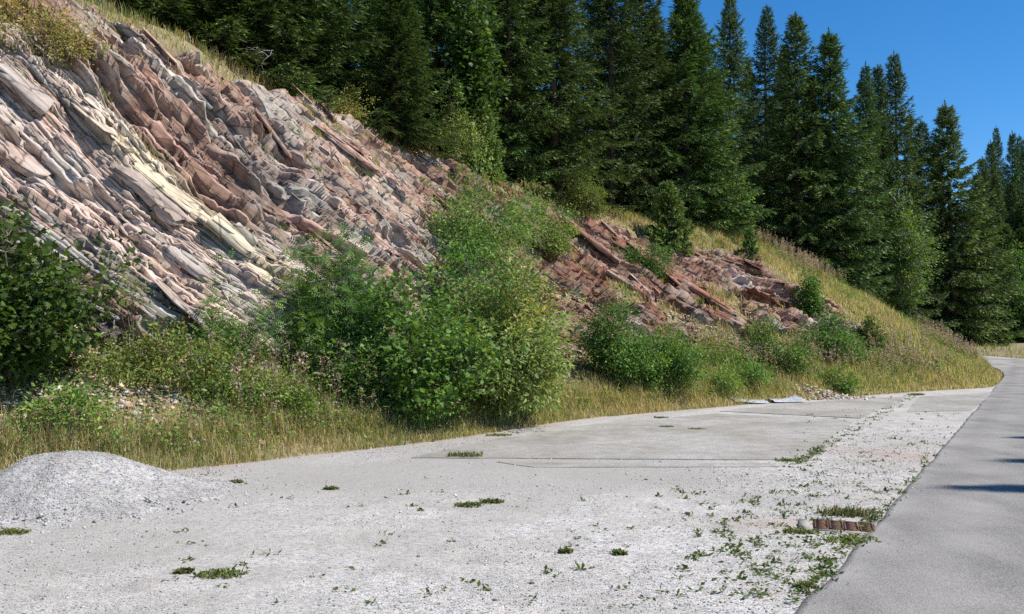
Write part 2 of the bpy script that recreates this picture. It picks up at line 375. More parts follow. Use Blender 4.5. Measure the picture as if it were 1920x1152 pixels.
# ------------------------------------------------------------------ rock face: bedded, dipping to the right
DIP = R(50)
PAL = {'pink': srgb(200, 173, 160), 'grey': srgb(180, 176, 170), 'cream': srgb(214, 202, 166), 'rose': srgb(182, 148, 133),
       'red': srgb(150, 107, 91), 'brown': srgb(126, 100, 87), 'dark': srgb(100, 92, 89), 'white': srgb(210, 203, 192)}
class Beds:
    def __init__(s, mean, sig, mlen, seed, cell, weak=0, lo=-40, hi=60):
        r = np.random.default_rng(seed); n = int((hi-lo)/mean*1.6)
        th = mean*np.exp(r.normal(0, sig, n)); s.b = lo + np.cumsum(th); s.th = th
        s.ln = mlen*np.exp(r.normal(0, .5, n)); s.of = r.uniform(0, 50, n); s.seed = seed; s.mean = mean; s.sl = r.normal(0, 1.6, n); s.cell = cell; s.weak = weak; s.chip = .95 if mean < .1 else (.75 if mean < .5 else 0)
    def __call__(s, a, b):
        i = np.clip(np.searchsorted(s.b, b), 1, len(s.b)-1)
        fr = np.clip((b-s.b[i-1])/(s.b[i]-s.b[i-1]), 0, 1)
        q = (a+s.of[i]+s.sl[i]*fr*(s.b[i]-s.b[i-1]))/s.ln[i] + .30*(fbm(a*2.2/s.ln[i], b*1.2/s.mean, s.seed, 3)-.5)
        c = np.floor(q); e = q-c
        brk = (hsh(i, c, 77) > .78)
        weak = (hsh(i, 8, s.seed) < s.weak)*sst(vn(q*1.9, i*5.1, s.seed+5), .18, .5)
        h = .40*hsh(i, 3, s.seed) + .34*vn(q*1.6, i*3.7, s.seed) + s.cell*(hsh(i, c, s.seed) - .6*brk*(e < .06)) - 1.7*weak + s.chip*(hsh(i, np.floor((a+s.of[i])/(.16+.55*hsh(i, 6, 1)**2) + .6*vn(a*3, i*1.3, 4)), s.seed+7)-.5)
        return i, fr, s.b[i]-s.b[i-1], h, hsh(i, c, s.seed+99)
B1, B2, B3 = Beds(1.0, .6, 5.0, 11, .3), Beds(.27, .6, 1.8, 22, .6, .2), Beds(.064, .5, .9, 33, .45, .38)
def snap(fine, coarse):                      # thick beds are bundles of thin ones
    j = np.unique(np.clip(np.searchsorted(fine.b, coarse.b), 0, len(fine.b)-1)); m = len(j)
    coarse.b = fine.b[j]
    for q in ('th', 'ln', 'of', 'sl'): setattr(coarse, q, getattr(coarse, q)[:m])
snap(B3, B2); snap(B2, B1)
cd, sd_ = math.cos(DIP), math.sin(DIP)
LN = 9.0
def ab(s, t): return s*cd - t*sd_, s*sd_ + t*cd       # along the dip, across the beds
def warpb(a, b):
    return b + 2.8*(fbm(a*.12, b*.10, 4.4, 2)-.5) + .55*(fbm(a*.42, b*.25, 5.5, 2)-.5) + .06*(fbm(a*1.5, b*.7, 6.5, 2)-.5) + .03*(fbm(a*5, b*2.0, 7.5, 2)-.5)
def rock_cover(s, t):
    """0 = buried under soil and grass, 1 = bare rock"""
    m = sst(t + 2.2*(fbm(s*.8, t*.5, 17, 3)-.5), -.35, .0)*(1-sst(t + 2.0*(fbm(s*.5, t*.5, 7, 3)-.5), 8.3, 8.9))
    m = m*(1-sst(s + 2.5*(fbm(s*.5, t*.5, 27, 2)-.5), 33.5, 36))
    g = fbm(s*.33, t*.42, 21.0, 4)
    m = m*(1 - sst(g, .67, .73)*sst(s, 16, 24))
    m = m*(1 - sst(s, 20, 30)*sst(t/9 + .5*(g-.5), .74, .84))
    return m
def rock_disp(s, t, bw=None):
    a, b = ab(s, t); b = warpb(a, b) if bw is None else bw
    i1, f1, t1, h1, k1 = B1(a, b); i2, f2, t2, h2, k2 = B2(a + .3*(h1-.5), b); i3, f3, t3, h3, k3 = B3(a, b)
    rub = sst(fbm(s*.4, t*.4, 91, 3), .47, .6)             # shattered zones
    b0 = ab(s, t)[1]
    sm = np.clip(.62*np.exp(-((b0-9.6)/.9)**2)*(1-sst(s, 12, 14)) + .45*sst(fbm(a*.22, b*.55, 83, 3), .54, .62), 0, .8)     # massive beds
    led = sst(fbm(a*.2, b*.25, 66, 2), .45, .6)            # where thick beds stand out as ledges
    d = .48*(fbm(a*.22, b*.75, 55, 3)-.35) + led*(.16*h1 + .10*t1*(1-f1)) + (.18+.06*sm)*h2 + .20*t2*(1-f2) + (1-sm)*((.12+.06*rub)*h3 + .5*t3*(1-f3)) + .14 + .05*sm
    d += .16*(fbm(s*1.2, t*1.2, 2.2, 4)-.5) + .07*(fbm(a*2.6, b*6.5, 3.2, 4)-.5) + .05*(fbm(a*9, b*14, 4.2, 2)-.5)
    n_a, n_b = fbm(a*3.1, b*4.2, 8, 3), fbm(a*3.4+9, b*4.6, 18, 3)
    d += (1-sm)*rub*(.10*np.abs(n_a-.5) - .10*np.abs(n_b-.5) + .17*(k3-.5))
    d -= .34*sst(fbm(a*.45, b*.9, 71, 4), .56, .64)        # gullies and missing blocks
    return d, (i1, h1, k1, i2, h2, k2, i3, h3, f2)
def face_base(s, t):
    d = D1(s) + (D2(s)-D1(s))*np.clip(t/LN, -.3, 1.05)
    v = V0(s) + d/KK(s); z = Z1(s) + (Z2(s)-Z1(s))*np.clip(t/LN, -.3, 1.05) + .45*np.sin(np.clip(t/LN, 0, 1)*math.pi)*0
    z = z + .35*(fbm(s*.35, v*.35, 3.3)-.5)
    x, y = uv2xy(s, v); return np.stack([x, y, z], -1)
def face_frame(s, t):
    e = .4
    U = face_base(s+e, t)-face_base(s-e, t); T = face_base(s, t+e)-face_base(s, t-e)
    U = U/np.linalg.norm(U, axis=-1, keepdims=True); T = T - U*np.sum(U*T, -1, keepdims=True); T = T/np.linalg.norm(T, axis=-1, keepdims=True)
    Fn = np.cross(U, T); return U, T, Fn
def out_dir(U, T, Fn): return Fn*math.cos(R(21)) - (U*sd_ + T*cd)*math.sin(R(21))     # bed ends lean out: overhanging lips
def rock_colour(s, t, info):
    i1, h1, k1, i2, h2, k2, i3, h3, f2 = info
    r = hsh(i2, 5, 7); r1 = hsh(i1, 9, 3); r3 = hsh(i3, 1, 4)
    right = sst(s + 3*(vn(s*.3, t*.3, 40)-.5), 17, 23)
    a, b = ab(s, t)
    c = np.zeros(r.shape+(3,))
    left_names = ['pink', 'grey', 'rose', 'white', 'rose', 'pink', 'dark', 'rose']
    right_names = ['rose', 'red', 'red', 'brown', 'brown', 'red', 'pink', 'red']
    LP = np.array([PAL[q] for q in left_names]); RP = np.array([PAL[q] for q in right_names])
    ix = np.clip((.75*r + .25*r1)*8*1.12-.45, 0, 7.99).astype(int)
    ix3 = np.clip(r3*8, 0, 7.99).astype(int)
    cl = .5*LP[ix] + .5*LP[ix3]; cr = .55*RP[ix] + .45*RP[ix3]
    wht = .6*np.exp(-((b-8.95)/.65)**2)*(1-sst(s, 11.5, 13.5)); cl = cl*(1-wht[..., None]) + .5*(PAL['white']+PAL['grey'])*wht[..., None]
    yel = .5*np.exp(-((b-10.35+.3*(vn(a*.8, b, 3)-.5))/.42)**2)*sst(a, 1.6, 3.0)*(1-sst(a, 6.0, 7.5))
    cl = cl*(1-yel[..., None]) + PAL['cream']*yel[..., None]
    dk = np.exp(-((s-13.0)/1.7)**2 - ((t-4.9)/1.7)**2)*.6
    cl = cl*(1-dk[..., None]) + PAL['dark']*dk[..., None]
    c = cl*(1-right[..., None]) + cr*right[..., None]
    wk = np.maximum(.55*(hsh(i3, 8, 33) < .34), .8*(hsh(i2, 8, 22) < .22))[..., None]
    c = c*(1-wk) + wk*(.5*c + .5*PAL['brown'])
    c = .92*c*np.array([1.02, .985, .95]) + .08*c.mean(axis=-1, keepdims=True); c = c*np.where(right[..., None] > .5, 1.0, .93)
    return c*(.80 + .22*hsh(i2, 4, 8)[..., None] + .16*hsh(i3, 3, 8)[..., None])
# grid aligned with the bedding so that bed edges stay crisp
A = np.arange(-9, 34, .06)
bb_ = B3.b[(B3.b > -5.5) & (B3.b < 35)]; tk_ = np.diff(bb_)
Bq = np.sort(np.concatenate([bb_[:-1]+q*tk_ for q in (.02, .5, .98)]))        # a row at the foot and the lip of every bed
AA, BW = np.meshgrid(A, Bq, indexing='ij')
SS, TT = AA*cd + BW*sd_, -AA*sd_ + BW*cd
pre = (SS > -3) & (SS < 39) & (TT > -3.4) & (TT < 11.3)
bw_, a__ = BW[pre], AA[pre]; b__ = bw_.copy()
for _ in range(5): b__ = b__ + .85*(bw_ - warpb(a__, b__))
BB = BW.copy(); BB[pre] = b__
SS, TT = AA*cd + BB*sd_, -AA*sd_ + BB*cd
keep = pre & (SS > -1.0) & (SS < 37.2) & (TT > -1.5) & (TT < 9.4)
idx = -np.ones(AA.shape, int); idx[keep] = np.arange(keep.sum())
sk, tk = SS[keep], TT[keep]
dsp, info = rock_disp(sk, tk, BW[keep]); cov = rock_cover(sk, tk)
P = face_base(sk, tk); U_, T_, Fn_ = face_frame(sk, tk)
depth_in = -.55*(1-cov) + cov*(dsp-.25)
Ov_ = out_dir(U_, T_, Fn_); P = P + Ov_*depth_in[:, None]
Fq = np.stack([idx[:-1, :-1], idx[1:, :-1], idx[1:, 1:], idx[:-1, 1:]], -1).reshape(-1, 4)
Fq = Fq[(Fq >= 0).all(1)]
buried = (cov < .02)
Fq = Fq[~buried[Fq].all(1)]
Vu, inv = np.unique(Fq, return_inverse=True)
rcol = rock_colour(sk, tk, info)
rock = mk('rock_face', P[Vu], inv.reshape(Fq.shape), M_rock, None, rcol[Vu], False)
tag(rock, 'pink and grey bedded rock face with strata dipping to the right', 'rock face', kind='structure')
# hillside
hu = np.concatenate([np.arange(-26, 46, .22), np.arange(46, 80, .3)]); hd = np.concatenate([np.linspace(-.25, 12, 62), np.linspace(12.5, 34, 30)])
HU, HD = np.meshgrid(hu, hd, indexing='ij'); HV = V0(HU) + HD/KK(HU)
HZ = H(HU, HV); HZ = np.where(HD < 0, -.1 + rise(HU), HZ)
HZ = HZ - .75*sst(rock_cover(HU, (HD-D1(HU))/(D2(HU)-D1(HU))*LN), .3, .95)
hx, hy = uv2xy(HU, HV)
hill = gridmesh('hillside', hx, hy, HZ, M_soil)
tag(hill, 'steep dry hillside rising beside the lot to the forest edge', 'hillside')

def rock_at(px, py):
    """face coordinates (s,t) seen at a pixel, on the smooth face"""
    best = None
    p = hit(px, py)
    if p is None: return None
    u, v = xy2uv(p[0], p[1]); d = (v-V0(u))*KK(u)
    return float(u), float((d-D1(u))/(D2(u)-D1(u))*LN)
# loose slabs standing proud of the beds, each its own piece
def slab_mesh(k):
    r = np.random.default_rng(500+k); n = 9
    ring = np.array([(-.5, -.5), (-.15, -.45), (.22, -.52), (.5, -.38), (.44, .05), (.5, .46), (.12, .42), (-.25, .53), (-.5, .36)]) + r.normal(0, .07, (9, 2))
    if k % 2: ring = ring[::-1]*np.array([-1, 1])
    if k % 3 == 0: ring = -ring
    V = []
    for z, f in ((-.5, .94), (-.1, 1.03), (.1, .93), (.5, .97)):
        jit = r.normal(0, .03, (n, 2)); zz = z + r.normal(0, .06, n)
        V.append(np.column_stack([ring*f + jit, zz]))
    V = np.concatenate(V + [np.array([[0, 0, .5 + r.normal(0, .04)]])])
    F4 = [[q*n+i, q*n+(i+1) % n, (q+1)*n+(i+1) % n, (q+1)*n+i] for q in range(3) for i in range(n)]
    F3 = [[3*n+i, 3*n+(i+1) % n, 4*n] for i in range(n)]
    return mk('rock_slab', V, [np.array(F4), np.array(F3)], M_slab, link=False)
SLABS = [slab_mesh(k) for k in range(12)]
def put_slab(s, t, L, W, TH, alpha=R(52), out=.0, colour=None, jit=.06):
    s_, t_ = np.array([s]), np.array([t])
    U, T, Fn = [q[0] for q in face_frame(s_, t_)]
    p = face_base(s_, t_)[0]; d = rock_disp(s_, t_)[0][0]
    Q = U*sd_ + T*cd; Dv = U*cd - T*sd_
    Nn = Q*math.cos(alpha) + Fn*math.sin(alpha); E = np.cross(Nn, Dv)
    p = p + out_dir(U, T, Fn)*(d-.25+out)
    m = Matrix(((Dv[0], E[0], Nn[0], p[0]), (Dv[1], E[1], Nn[1], p[1]), (Dv[2], E[2], Nn[2], p[2]), (0, 0, 0, 1)))
    rj = Matrix.Rotation(random.gauss(0, jit), 4, 'X') @ Matrix.Rotation(random.gauss(0, jit), 4, 'Y') @ Matrix.Rotation(random.gauss(0, jit*1.5), 4, 'Z')
    o = inst('rock_slab', random.choice(SLABS), rock)
    o.matrix_local = m @ rj @ Matrix.Diagonal((L, W, TH, 1))
    c = rock_colour(s_, t_, [np.array([q[0]]) for q in rock_disp(s_, t_)[1]])[0]
    if colour: c = .65*c + .35*PAL[colour]
    c = c*random.uniform(.75, .98); o.color = (*c, 1); return o
hero = [(285, 375, 2.0, .9, .42, 'pink'), (250, 345, 1.3, .8, .3, 'grey'), (345, 385, 2.3, .6, .22, 'cream'), (365, 500, 1.1, .8, .4, 'grey'), (430, 450, 1.2, .7, .4, 'cream'),
        (490, 520, 1.2, .8, .4, 'cream'), (490, 570, 1.0, .7, .25, 'rose'), (500, 610, .9, .6, .2, 'pink'), (40, 290, 1.2, .8, .4, 'rose'), (45, 190, 1.2, .7, .35, 'grey'),
        (200, 75, .7, .5, .4, 'rose'), (810, 285, 2.0, .6, .3, 'red'),  (1100, 470, 2.8, .7, .35, 'red'),
        (1130, 510, 2.4, .6, .3, 'rose'), (1310, 555, 2.4, .8, .4, 'red'), (1270, 530, 1.6, .8, .4, 'red'), (1360, 590, 1.8, .6, .3, 'brown'), (640, 300, 2.2, .6, .25, 'rose'), (700, 340, 1.8, .5, .2, 'white')]
for px, py, L, W, TH, c in hero:
    q = rock_at(px, py)
    if q and q[0] < 36.5: put_slab(q[0], q[1], L*.85, W*1.0, TH*.5, R(68), out=.02, colour=c, jit=.07)
r_ = np.random.default_rng(77); n_s = 0
while n_s < 270:
    s, t = r_.uniform(1, 35.5), r_.uniform(.1, 8.6)
    if rock_cover(np.array([s]), np.array([t]))[0] < .93: continue
    L = float(np.clip(.5*math.exp(r_.normal(0, .5)), .22, 1.2)); TH = float(np.clip(.05*math.exp(r_.normal(0, .5)), .02, .14))
    put_slab(s, t, L, L*r_.uniform(.3, .7), TH, R(r_.uniform(40, 70)), r_.uniform(-.05, .03), jit=.13); n_s += 1

# ------------------------------------------------------------------ plant generators
def tube(pts, rad, sides=5):
    P = np.asarray(pts, float); n = len(P); T = np.gradient(P, axis=0); T /= np.linalg.norm(T, axis=1, keepdims=True)+1e-9
    ref = np.array([0, 0, 1.0]) if abs(T[0, 2]) < .8 else np.array([1.0, 0, 0])
    X = np.cross(T, ref); X /= np.linalg.norm(X, axis=1, keepdims=True)+1e-9; Y = np.cross(T, X)
    th = np.arange(sides)*2*math.pi/sides; r = np.asarray(rad, float).reshape(-1, 1, 1)
    V = P[:, None, :] + r*(np.cos(th)[None, :, None]*X[:, None, :] + np.sin(th)[None, :, None]*Y[:, None, :])
    i = np.arange(n*sides).reshape(n, sides); j = np.roll(i, -1, axis=1)
    F = np.stack([i[:-1], j[:-1], j[1:], i[1:]], -1).reshape(-1, 4)
    return V.reshape(-1, 3), F
class Acc:
    def __init__(s): s.V, s.F, s.C, s.n = [], {3: [], 4: []}, [], 0
    def add(s, V, F, C=None):
        V = np.asarray(V, float).reshape(-1, 3); F = np.asarray(F)
        s.V.append(V); s.F[F.shape[1]].append(F + s.n); s.n += len(V)
        if C is not None: s.C.append(np.broadcast_to(C, (len(V), 3)))
    def mesh(s, name, mat, parent=None, smooth=False, link=True):
        Fs = [np.concatenate(f) for f in s.F.values() if f]
        return mk(name, np.concatenate(s.V), Fs, mat, parent, np.concatenate(s.C) if s.C else None, smooth, link)
def unit(a): return a/(np.linalg.norm(a, axis=-1, keepdims=True)+1e-9)
SHAPES = {
 'oval': (np.array([[0, 0, 0], [.45, .28, .05], [1, 0, -.05], [.45, -.28, .05]]), np.array([[0, 2, 1], [0, 3, 2]])),
 'willow': (np.array([[0, 0, 0], [.45, .19, .03], [1, 0, -.08], [.45, -.19, .03]]), np.array([[0, 2, 1], [0, 3, 2]])),
 'maple': (np.array([[.35, 0, .04], [0, 0, 0], [.02, .3, -.02], [.3, .5, -.02], [.42, .26, .02], [.75, .38, -.03], [.68, .14, .02], [1, 0, -.06],
                     [.68, -.14, .02], [.75, -.38, -.03], [.42, -.26, .02], [.3, -.5, -.02], [.02, -.3, -.02]]),
           np.array([[0, i, i+1] for i in range(1, 12)] + [[0, 12, 1]])),
}
def _pinnate():
    V, F = [], []
    for k in range(4):
        x = .2 + .2*k
        for sgn in (1, -1):
            b = len(V); V += [[x, 0, 0], [x+.12, sgn*.12, .02], [x+.14, sgn*.33, -.05], [x-.0, sgn*.16, .02]]; F += [[b, b+1, b+2], [b, b+2, b+3]]
    b = len(V); V += [[.95, 0, 0], [1.05, .06, 0], [1.28, 0, -.08], [1.05, -.06, 0]]; F += [[b, b+2, b+1], [b, b+3, b+2]]
    return np.array(V), np.array(F)
SHAPES['pinnate'] = _pinnate()
def leaves(acc, P, out, size, shape, cols, r, upb=.8):
    n = len(P); sv, sf = SHAPES[shape]
    d = unit(out + r.normal(0, .55, (n, 3)) + np.array([0, 0, -.15]))
    nn = unit(np.array([0, 0, upb]) + .5*out + r.normal(0, .55, (n, 3)))
    w = unit(np.cross(nn, d)); nn = np.cross(d, w)
    sz = size*r.uniform(.45, 1.4, n)
    V = P[:, None, :] + sz[:, None, None]*(sv[None, :, 0:1]*d[:, None, :] + sv[None, :, 1:2]*w[:, None, :] + sv[None, :, 2:3]*nn[:, None, :])
    F = (sf[None] + (np.arange(n)*len(sv))[:, None, None]).reshape(-1, 3)
    ci = r.integers(0, len(cols), n); C = np.asarray(cols)[ci]*r.uniform(.75, 1.25, (n, 1))
    acc.add(V.reshape(-1, 3), F, np.repeat(C, len(sv), axis=0))
G = {'maple': [(.035, .075, .014), (.045, .095, .018), (.03, .06, .015)],
     'willow': [(.085, .125, .038), (.10, .145, .045), (.07, .105, .03), (.13, .15, .05)],
     'rowan': [(.035, .08, .02), (.05, .10, .022), (.04, .075, .025)],
     'rose': [(.068, .112, .024), (.09, .135, .03), (.05, .09, .02), (.12, .125, .035)],
     'light': [(.08, .14, .03), (.10, .165, .035), (.065, .115, .025)],
     'dry': [(.14, .12, .04), (.10, .11, .035), (.19, .15, .06), (.12, .13, .04)],
     'mid': [(.05, .095, .02), (.065, .115, .025), (.04, .08, .018)]}
G = {k: [np.array(c)*(2.6 if k in ('maple', 'mid', 'rowan') else 2.1) for c in v] for k, v in G.items()}
def make_bush(h, rx, ry, nclump, per, clr, lsize, shape, cols, seed, nstem=6, low=.08, prof='round', stem_mat=None, stem_r=.02, name='bush', lump=.55, single=False):
    r = np.random.default_rng(seed)
    # clump centres in a lumpy crown, mostly towards its shell
    C = []
    if prof in ('round', 'dome') and nclump > 24 and h > .5:
        nl = int(np.clip(4 + nclump/35, 5, 11)); lob = []
        for j in range(nl):
            th = j*2.4 + r.normal(0, .5); f = .15 + .62*math.sqrt((j+.5)/nl); top = r.uniform(.55, 1.0)*(1-.35*f)
            lr = r.uniform(.26, .48); lob.append((rx*f*math.cos(th), ry*f*math.sin(th), h*max(.2, top-.30*r.uniform(.5, 1.3)), lr*rx, lr*ry, h*r.uniform(.2, .36)))
        for j in range(3): lob.append((rx*r.normal(0, .3), ry*r.normal(0, .3), h*r.uniform(.2, .4), rx*.55, ry*.55, h*.3))
        lob[0] = (rx*r.normal(0, .12), 0, h*.74, rx*.34, ry*.34, h*.26)
        w = np.array([(q[3]*q[4]*q[5])**.7 for q in lob]); w /= w.sum()
        for j in r.choice(len(lob), nclump, p=w):
            q = lob[j]; d_ = unit(r.normal(0, 1, 3))*r.uniform(0, 1)**.45
            C.append((q[0]+d_[0]*q[3], q[1]+d_[1]*q[4], max(h*low+.03, q[2]+d_[2]*q[5])))
    while len(C) < nclump:
        q = r.uniform(0, 1); z = low + (1-low)*q
        if prof == 'round': rad = math.sqrt(max(0, 1-(2*z-.9)**2/1.25))
        elif prof == 'dome': rad = math.sqrt(max(0, 1-z**2.2))
        elif prof == 'cone': rad = (1-z)**.75*min(1, .55+z*2.2)
        elif prof == 'tree': rad = max(0, math.sin(math.pi*min(1, max(0, (z-low)/(1-low)))**.75))**.7
        else: rad = 1
        th = r.uniform(0, 2*math.pi); f = r.uniform(0, 1)**.42
        lum = 1 + lump*2*(float(vn(math.cos(th)*1.6+seed, math.sin(th)*1.6, z*3.5))-.5)
        if r.uniform() > rad + .15: continue
        C.append((rx*rad*f*lum*math.cos(th), ry*rad*f*lum*math.sin(th), h*min(1.02, z*(1+.12*(lum-1)))))
    C = np.array(C)
    sh = r.uniform(0, 1, len(C)) < .16                      # shoots that break the outline
    C[sh] *= np.column_stack([r.uniform(1.1, 1.5, (sh.sum(), 1))]*2 + [r.uniform(1.0, 1.22, (sh.sum(), 1))])
    st = Acc(); stems = []
    ns = 1 if single else nstem
    for k in range(ns):
        if single: tgt = np.array([0, 0, h*.97])
        else: tgt = C[r.integers(len(C))]*np.array([.8, .8, 1.0])
        base = np.array([r.normal(0, .06*rx), r.normal(0, .06*ry), -.1]) if not single else np.array([0, 0, -.15])
        tt = np.linspace(0, 1, 9)[:, None]
        pts = base + (tgt-base)*np.concatenate([tt**1.25, tt**1.25, tt**.85], 1) + np.concatenate([r.normal(0, .02*h, (9, 2))*tt, np.zeros((9, 1))], 1)
        stems.append(pts); st.add(*tube(pts, np.linspace(stem_r, stem_r*.25, 9)*r.uniform(.7, 1.2), 5))
    SP_ = np.concatenate([s[2:] for s in stems])
    for c in C:
        dd = np.linalg.norm((SP_-c)*np.array([1, 1, 1.3]), axis=1) + 2.0*np.maximum(0, SP_[:, 2]-c[2]+.02)
        b = SP_[np.argmin(dd)]; m = .5*(b+c) + np.array([0, 0, .06*np.linalg.norm(c-b)]) + r.normal(0, .02, 3)
        st.add(*tube([b, m, c], [stem_r*.35, stem_r*.25, stem_r*.1], 3))
    fo = Acc(); ctr = np.array([0, 0, h*.45])
    k = np.repeat(np.arange(len(C)), per)
    kk = r.uniform(.6, 1.35, len(C))[k][:, None]
    P = C[k] + r.normal(0, 1, (len(k), 3))*np.array([clr, clr, clr*.7])*kk
    P[:, 2] = np.maximum(P[:, 2], .02)
    out = unit(.6*unit(P-C[k]) + .6*unit((P-ctr)/np.array([rx, ry, h*.6])))
    bare_c = r.uniform(0, 1, len(C)) < .07
    lv = ~bare_c[k]; P, out, k = P[lv], out[lv], k[lv]
    leaves(fo, P, out, lsize, shape, cols, r)
    tone = r.uniform(.68, 1.3, (len(C), 1))*np.where(r.uniform(0, 1, (len(C), 1)) < .1, np.array([[1.5, 1.15, .9]]), np.array([[1, 1, 1]]))
    fo.C[-1] = fo.C[-1]*np.repeat(tone[k], len(SHAPES[shape][0]), axis=0)
    sm = st.mesh('stem', stem_mat or M_twig, link=False, smooth=True); fm = fo.mesh('foliage', M_leaf, link=False)
    return sm, fm
def put_bush(meshes, loc, name, label, cat, rz=0, sc=1, group=None, parts=('stem', 'foliage')):
    e = empty(name, loc, rz, sc); tag(e, label, cat, group)
    inst(parts[0], meshes[0], e); inst(parts[1], meshes[1], e); return e

def make_spruce(h, r0, seed, dens=1.0, tone=1.0, low=.04):
    r = np.random.default_rng(seed); tr = Acc(); cr = Acc()
    zz = np.linspace(-.3, h, 14); wob = np.cumsum(r.normal(0, .012*h/14, (14, 2)), 0)
    tr.add(*tube(np.column_stack([wob, zz]), .012*h*np.linspace(1, .04, 14)+.008, 7))
    z = low*h; D, Pp, LL, BR = [], [], [], []
    base_d, base_p, base_l = [], [], []
    while z < h*.985:
        f = z/h; nb = int(r.integers(6, 9)) if f < .93 else 5
        ph0 = r.uniform(0, 6.28)
        for k in range(nb):
            ph = ph0 + k*6.283/nb + r.normal(0, .22)
            L = r0*1.06*((1-f)**.84)*min(1, .8+f*2)*r.uniform(.5, 1.25) + .10
            e0 = np.interp(f, [0, .4, .8, 1], [-.12, .02, .45, 1.0]) + r.normal(0, .1)
            n = 7; t = np.linspace(0, 1, n)
            zc = L*(math.sin(e0)*t - .38*(1-f*.6)*t**1.6 + .26*t**3.2)
            xr = L*t*math.cos(e0)*.98
            sp = np.column_stack([np.cos(ph)*xr, np.sin(ph)*xr, z + r.normal(0, .05) + zc])
            tr.add(*tube(sp[:5], [.014*L+.006, .011*L+.005, .008*L+.004, .005*L+.003, .003], 3))
            m = max(4, int(L/.075*dens)); tt = np.linspace(.10, 1, m)
            pos = np.stack([np.interp(tt, t, sp[:, q]) for q in range(3)], 1)
            tan = unit(np.stack([np.interp(tt, t, np.gradient(sp[:, q])) for q in range(3)], 1))
            side = unit(np.cross(tan, np.array([0, 0, 1.0])))
            for sg in (1, -1):
                tw = (.21+.25*L*(1-tt)**.6*np.minimum(1, tt*3+.3))*r.uniform(.6, 1.2, m)
                dd = unit(tan*.8 + side*sg*.68 + np.array([0, 0, -1.0])*r.uniform(.15, .95, m)[:, None]*(1-.5*f))
                base_p.append(pos); base_d.append(dd); base_l.append(tw)
            base_p.append(pos[-2:]); base_d.append(tan[-2:]); base_l.append(np.full(2, .22))
        z += np.interp(f, [0, .5, 1], [.62, .50, .19])*r.uniform(.75, 1.25)*(h/13)**.5
    base_p.append(np.array([[0, 0, h-.25], [0, 0, h-.1]])); base_d.append(np.array([[0, 0, 1.0], [0, 0, 1.0]])); base_l.append(np.array([.5, .5]))
    bp, bd, bl = np.concatenate(base_p), np.concatenate(base_d), np.concatenate(base_l)
    cnt = np.maximum(3, (bl/.042*dens).astype(int)); k = np.repeat(np.arange(len(bp)), cnt); nt = len(k)
    f = r.uniform(.0, 1, nt)
    sag = np.column_stack([np.zeros(nt), np.zeros(nt), -.35*bl[k]*f**2])
    P = bp[k] + bd[k]*(bl[k]*f)[:, None] + sag
    d = unit(bd[k]*.9 + r.normal(0, .38, (nt, 3)))
    w = unit(np.cross(d, r.normal(0, 1, (nt, 3)) + np.array([0, 0, .8])))
    ln = r.uniform(.10, .20, nt)[:, None]; wd = r.uniform(.018, .034, nt)[:, None]
    V = np.stack([P - w*wd, P + w*wd, P + d*ln], 1).reshape(-1, 3)
    F = np.arange(3*nt).reshape(-1, 3)
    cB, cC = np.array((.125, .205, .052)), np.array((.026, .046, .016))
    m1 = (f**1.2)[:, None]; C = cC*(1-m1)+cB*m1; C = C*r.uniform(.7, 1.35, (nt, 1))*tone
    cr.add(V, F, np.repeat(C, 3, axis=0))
    return tr.mesh('trunk', M_bark, link=False, smooth=True), cr.mesh('crown', M_needle, link=False)

# ------------------------------------------------------------------ spruces
SPR = [(make_spruce(14, 2.4, 101, 1.0), 14, 2.4), (make_spruce(15, 2.2, 102, 1.0), 15, 2.2), (make_spruce(13, 2.5, 103, 1.0, 1.1), 13, 2.5),
       (make_spruce(16, 2.6, 104, .9), 16, 2.6), (make_spruce(12, 2.2, 105, 1.1, 1.15), 12, 2.2)]
YOUNG = (make_spruce(3.2, 1.15, 120, 1.7, 1.6, .03), 3.2, 1.15)
def put_spruce(px, depth, top_py, rad, var, label, group='spruces along the forest edge', name='spruce_tree', mesh=None, base=None):
    (tm, cm), h0, r0 = mesh or SPR[var % 5]
    loc = np.array(base) if base is not None else onland(px, depth)
    loc = loc - np.array([0, 0, .05])
    top = at(px, top_py, loc[1])[2]; h = top-loc[2]
    e = empty(name, loc, random.uniform(0, 6.28), (rad/r0, rad/r0, h/h0)); tag(e, label, 'spruce', group)
    e.rotation_euler[0] = random.gauss(0, .018); e.rotation_euler[1] = random.gauss(0, .018)
    inst('trunk', tm, e); inst('crown', cm, e); return e
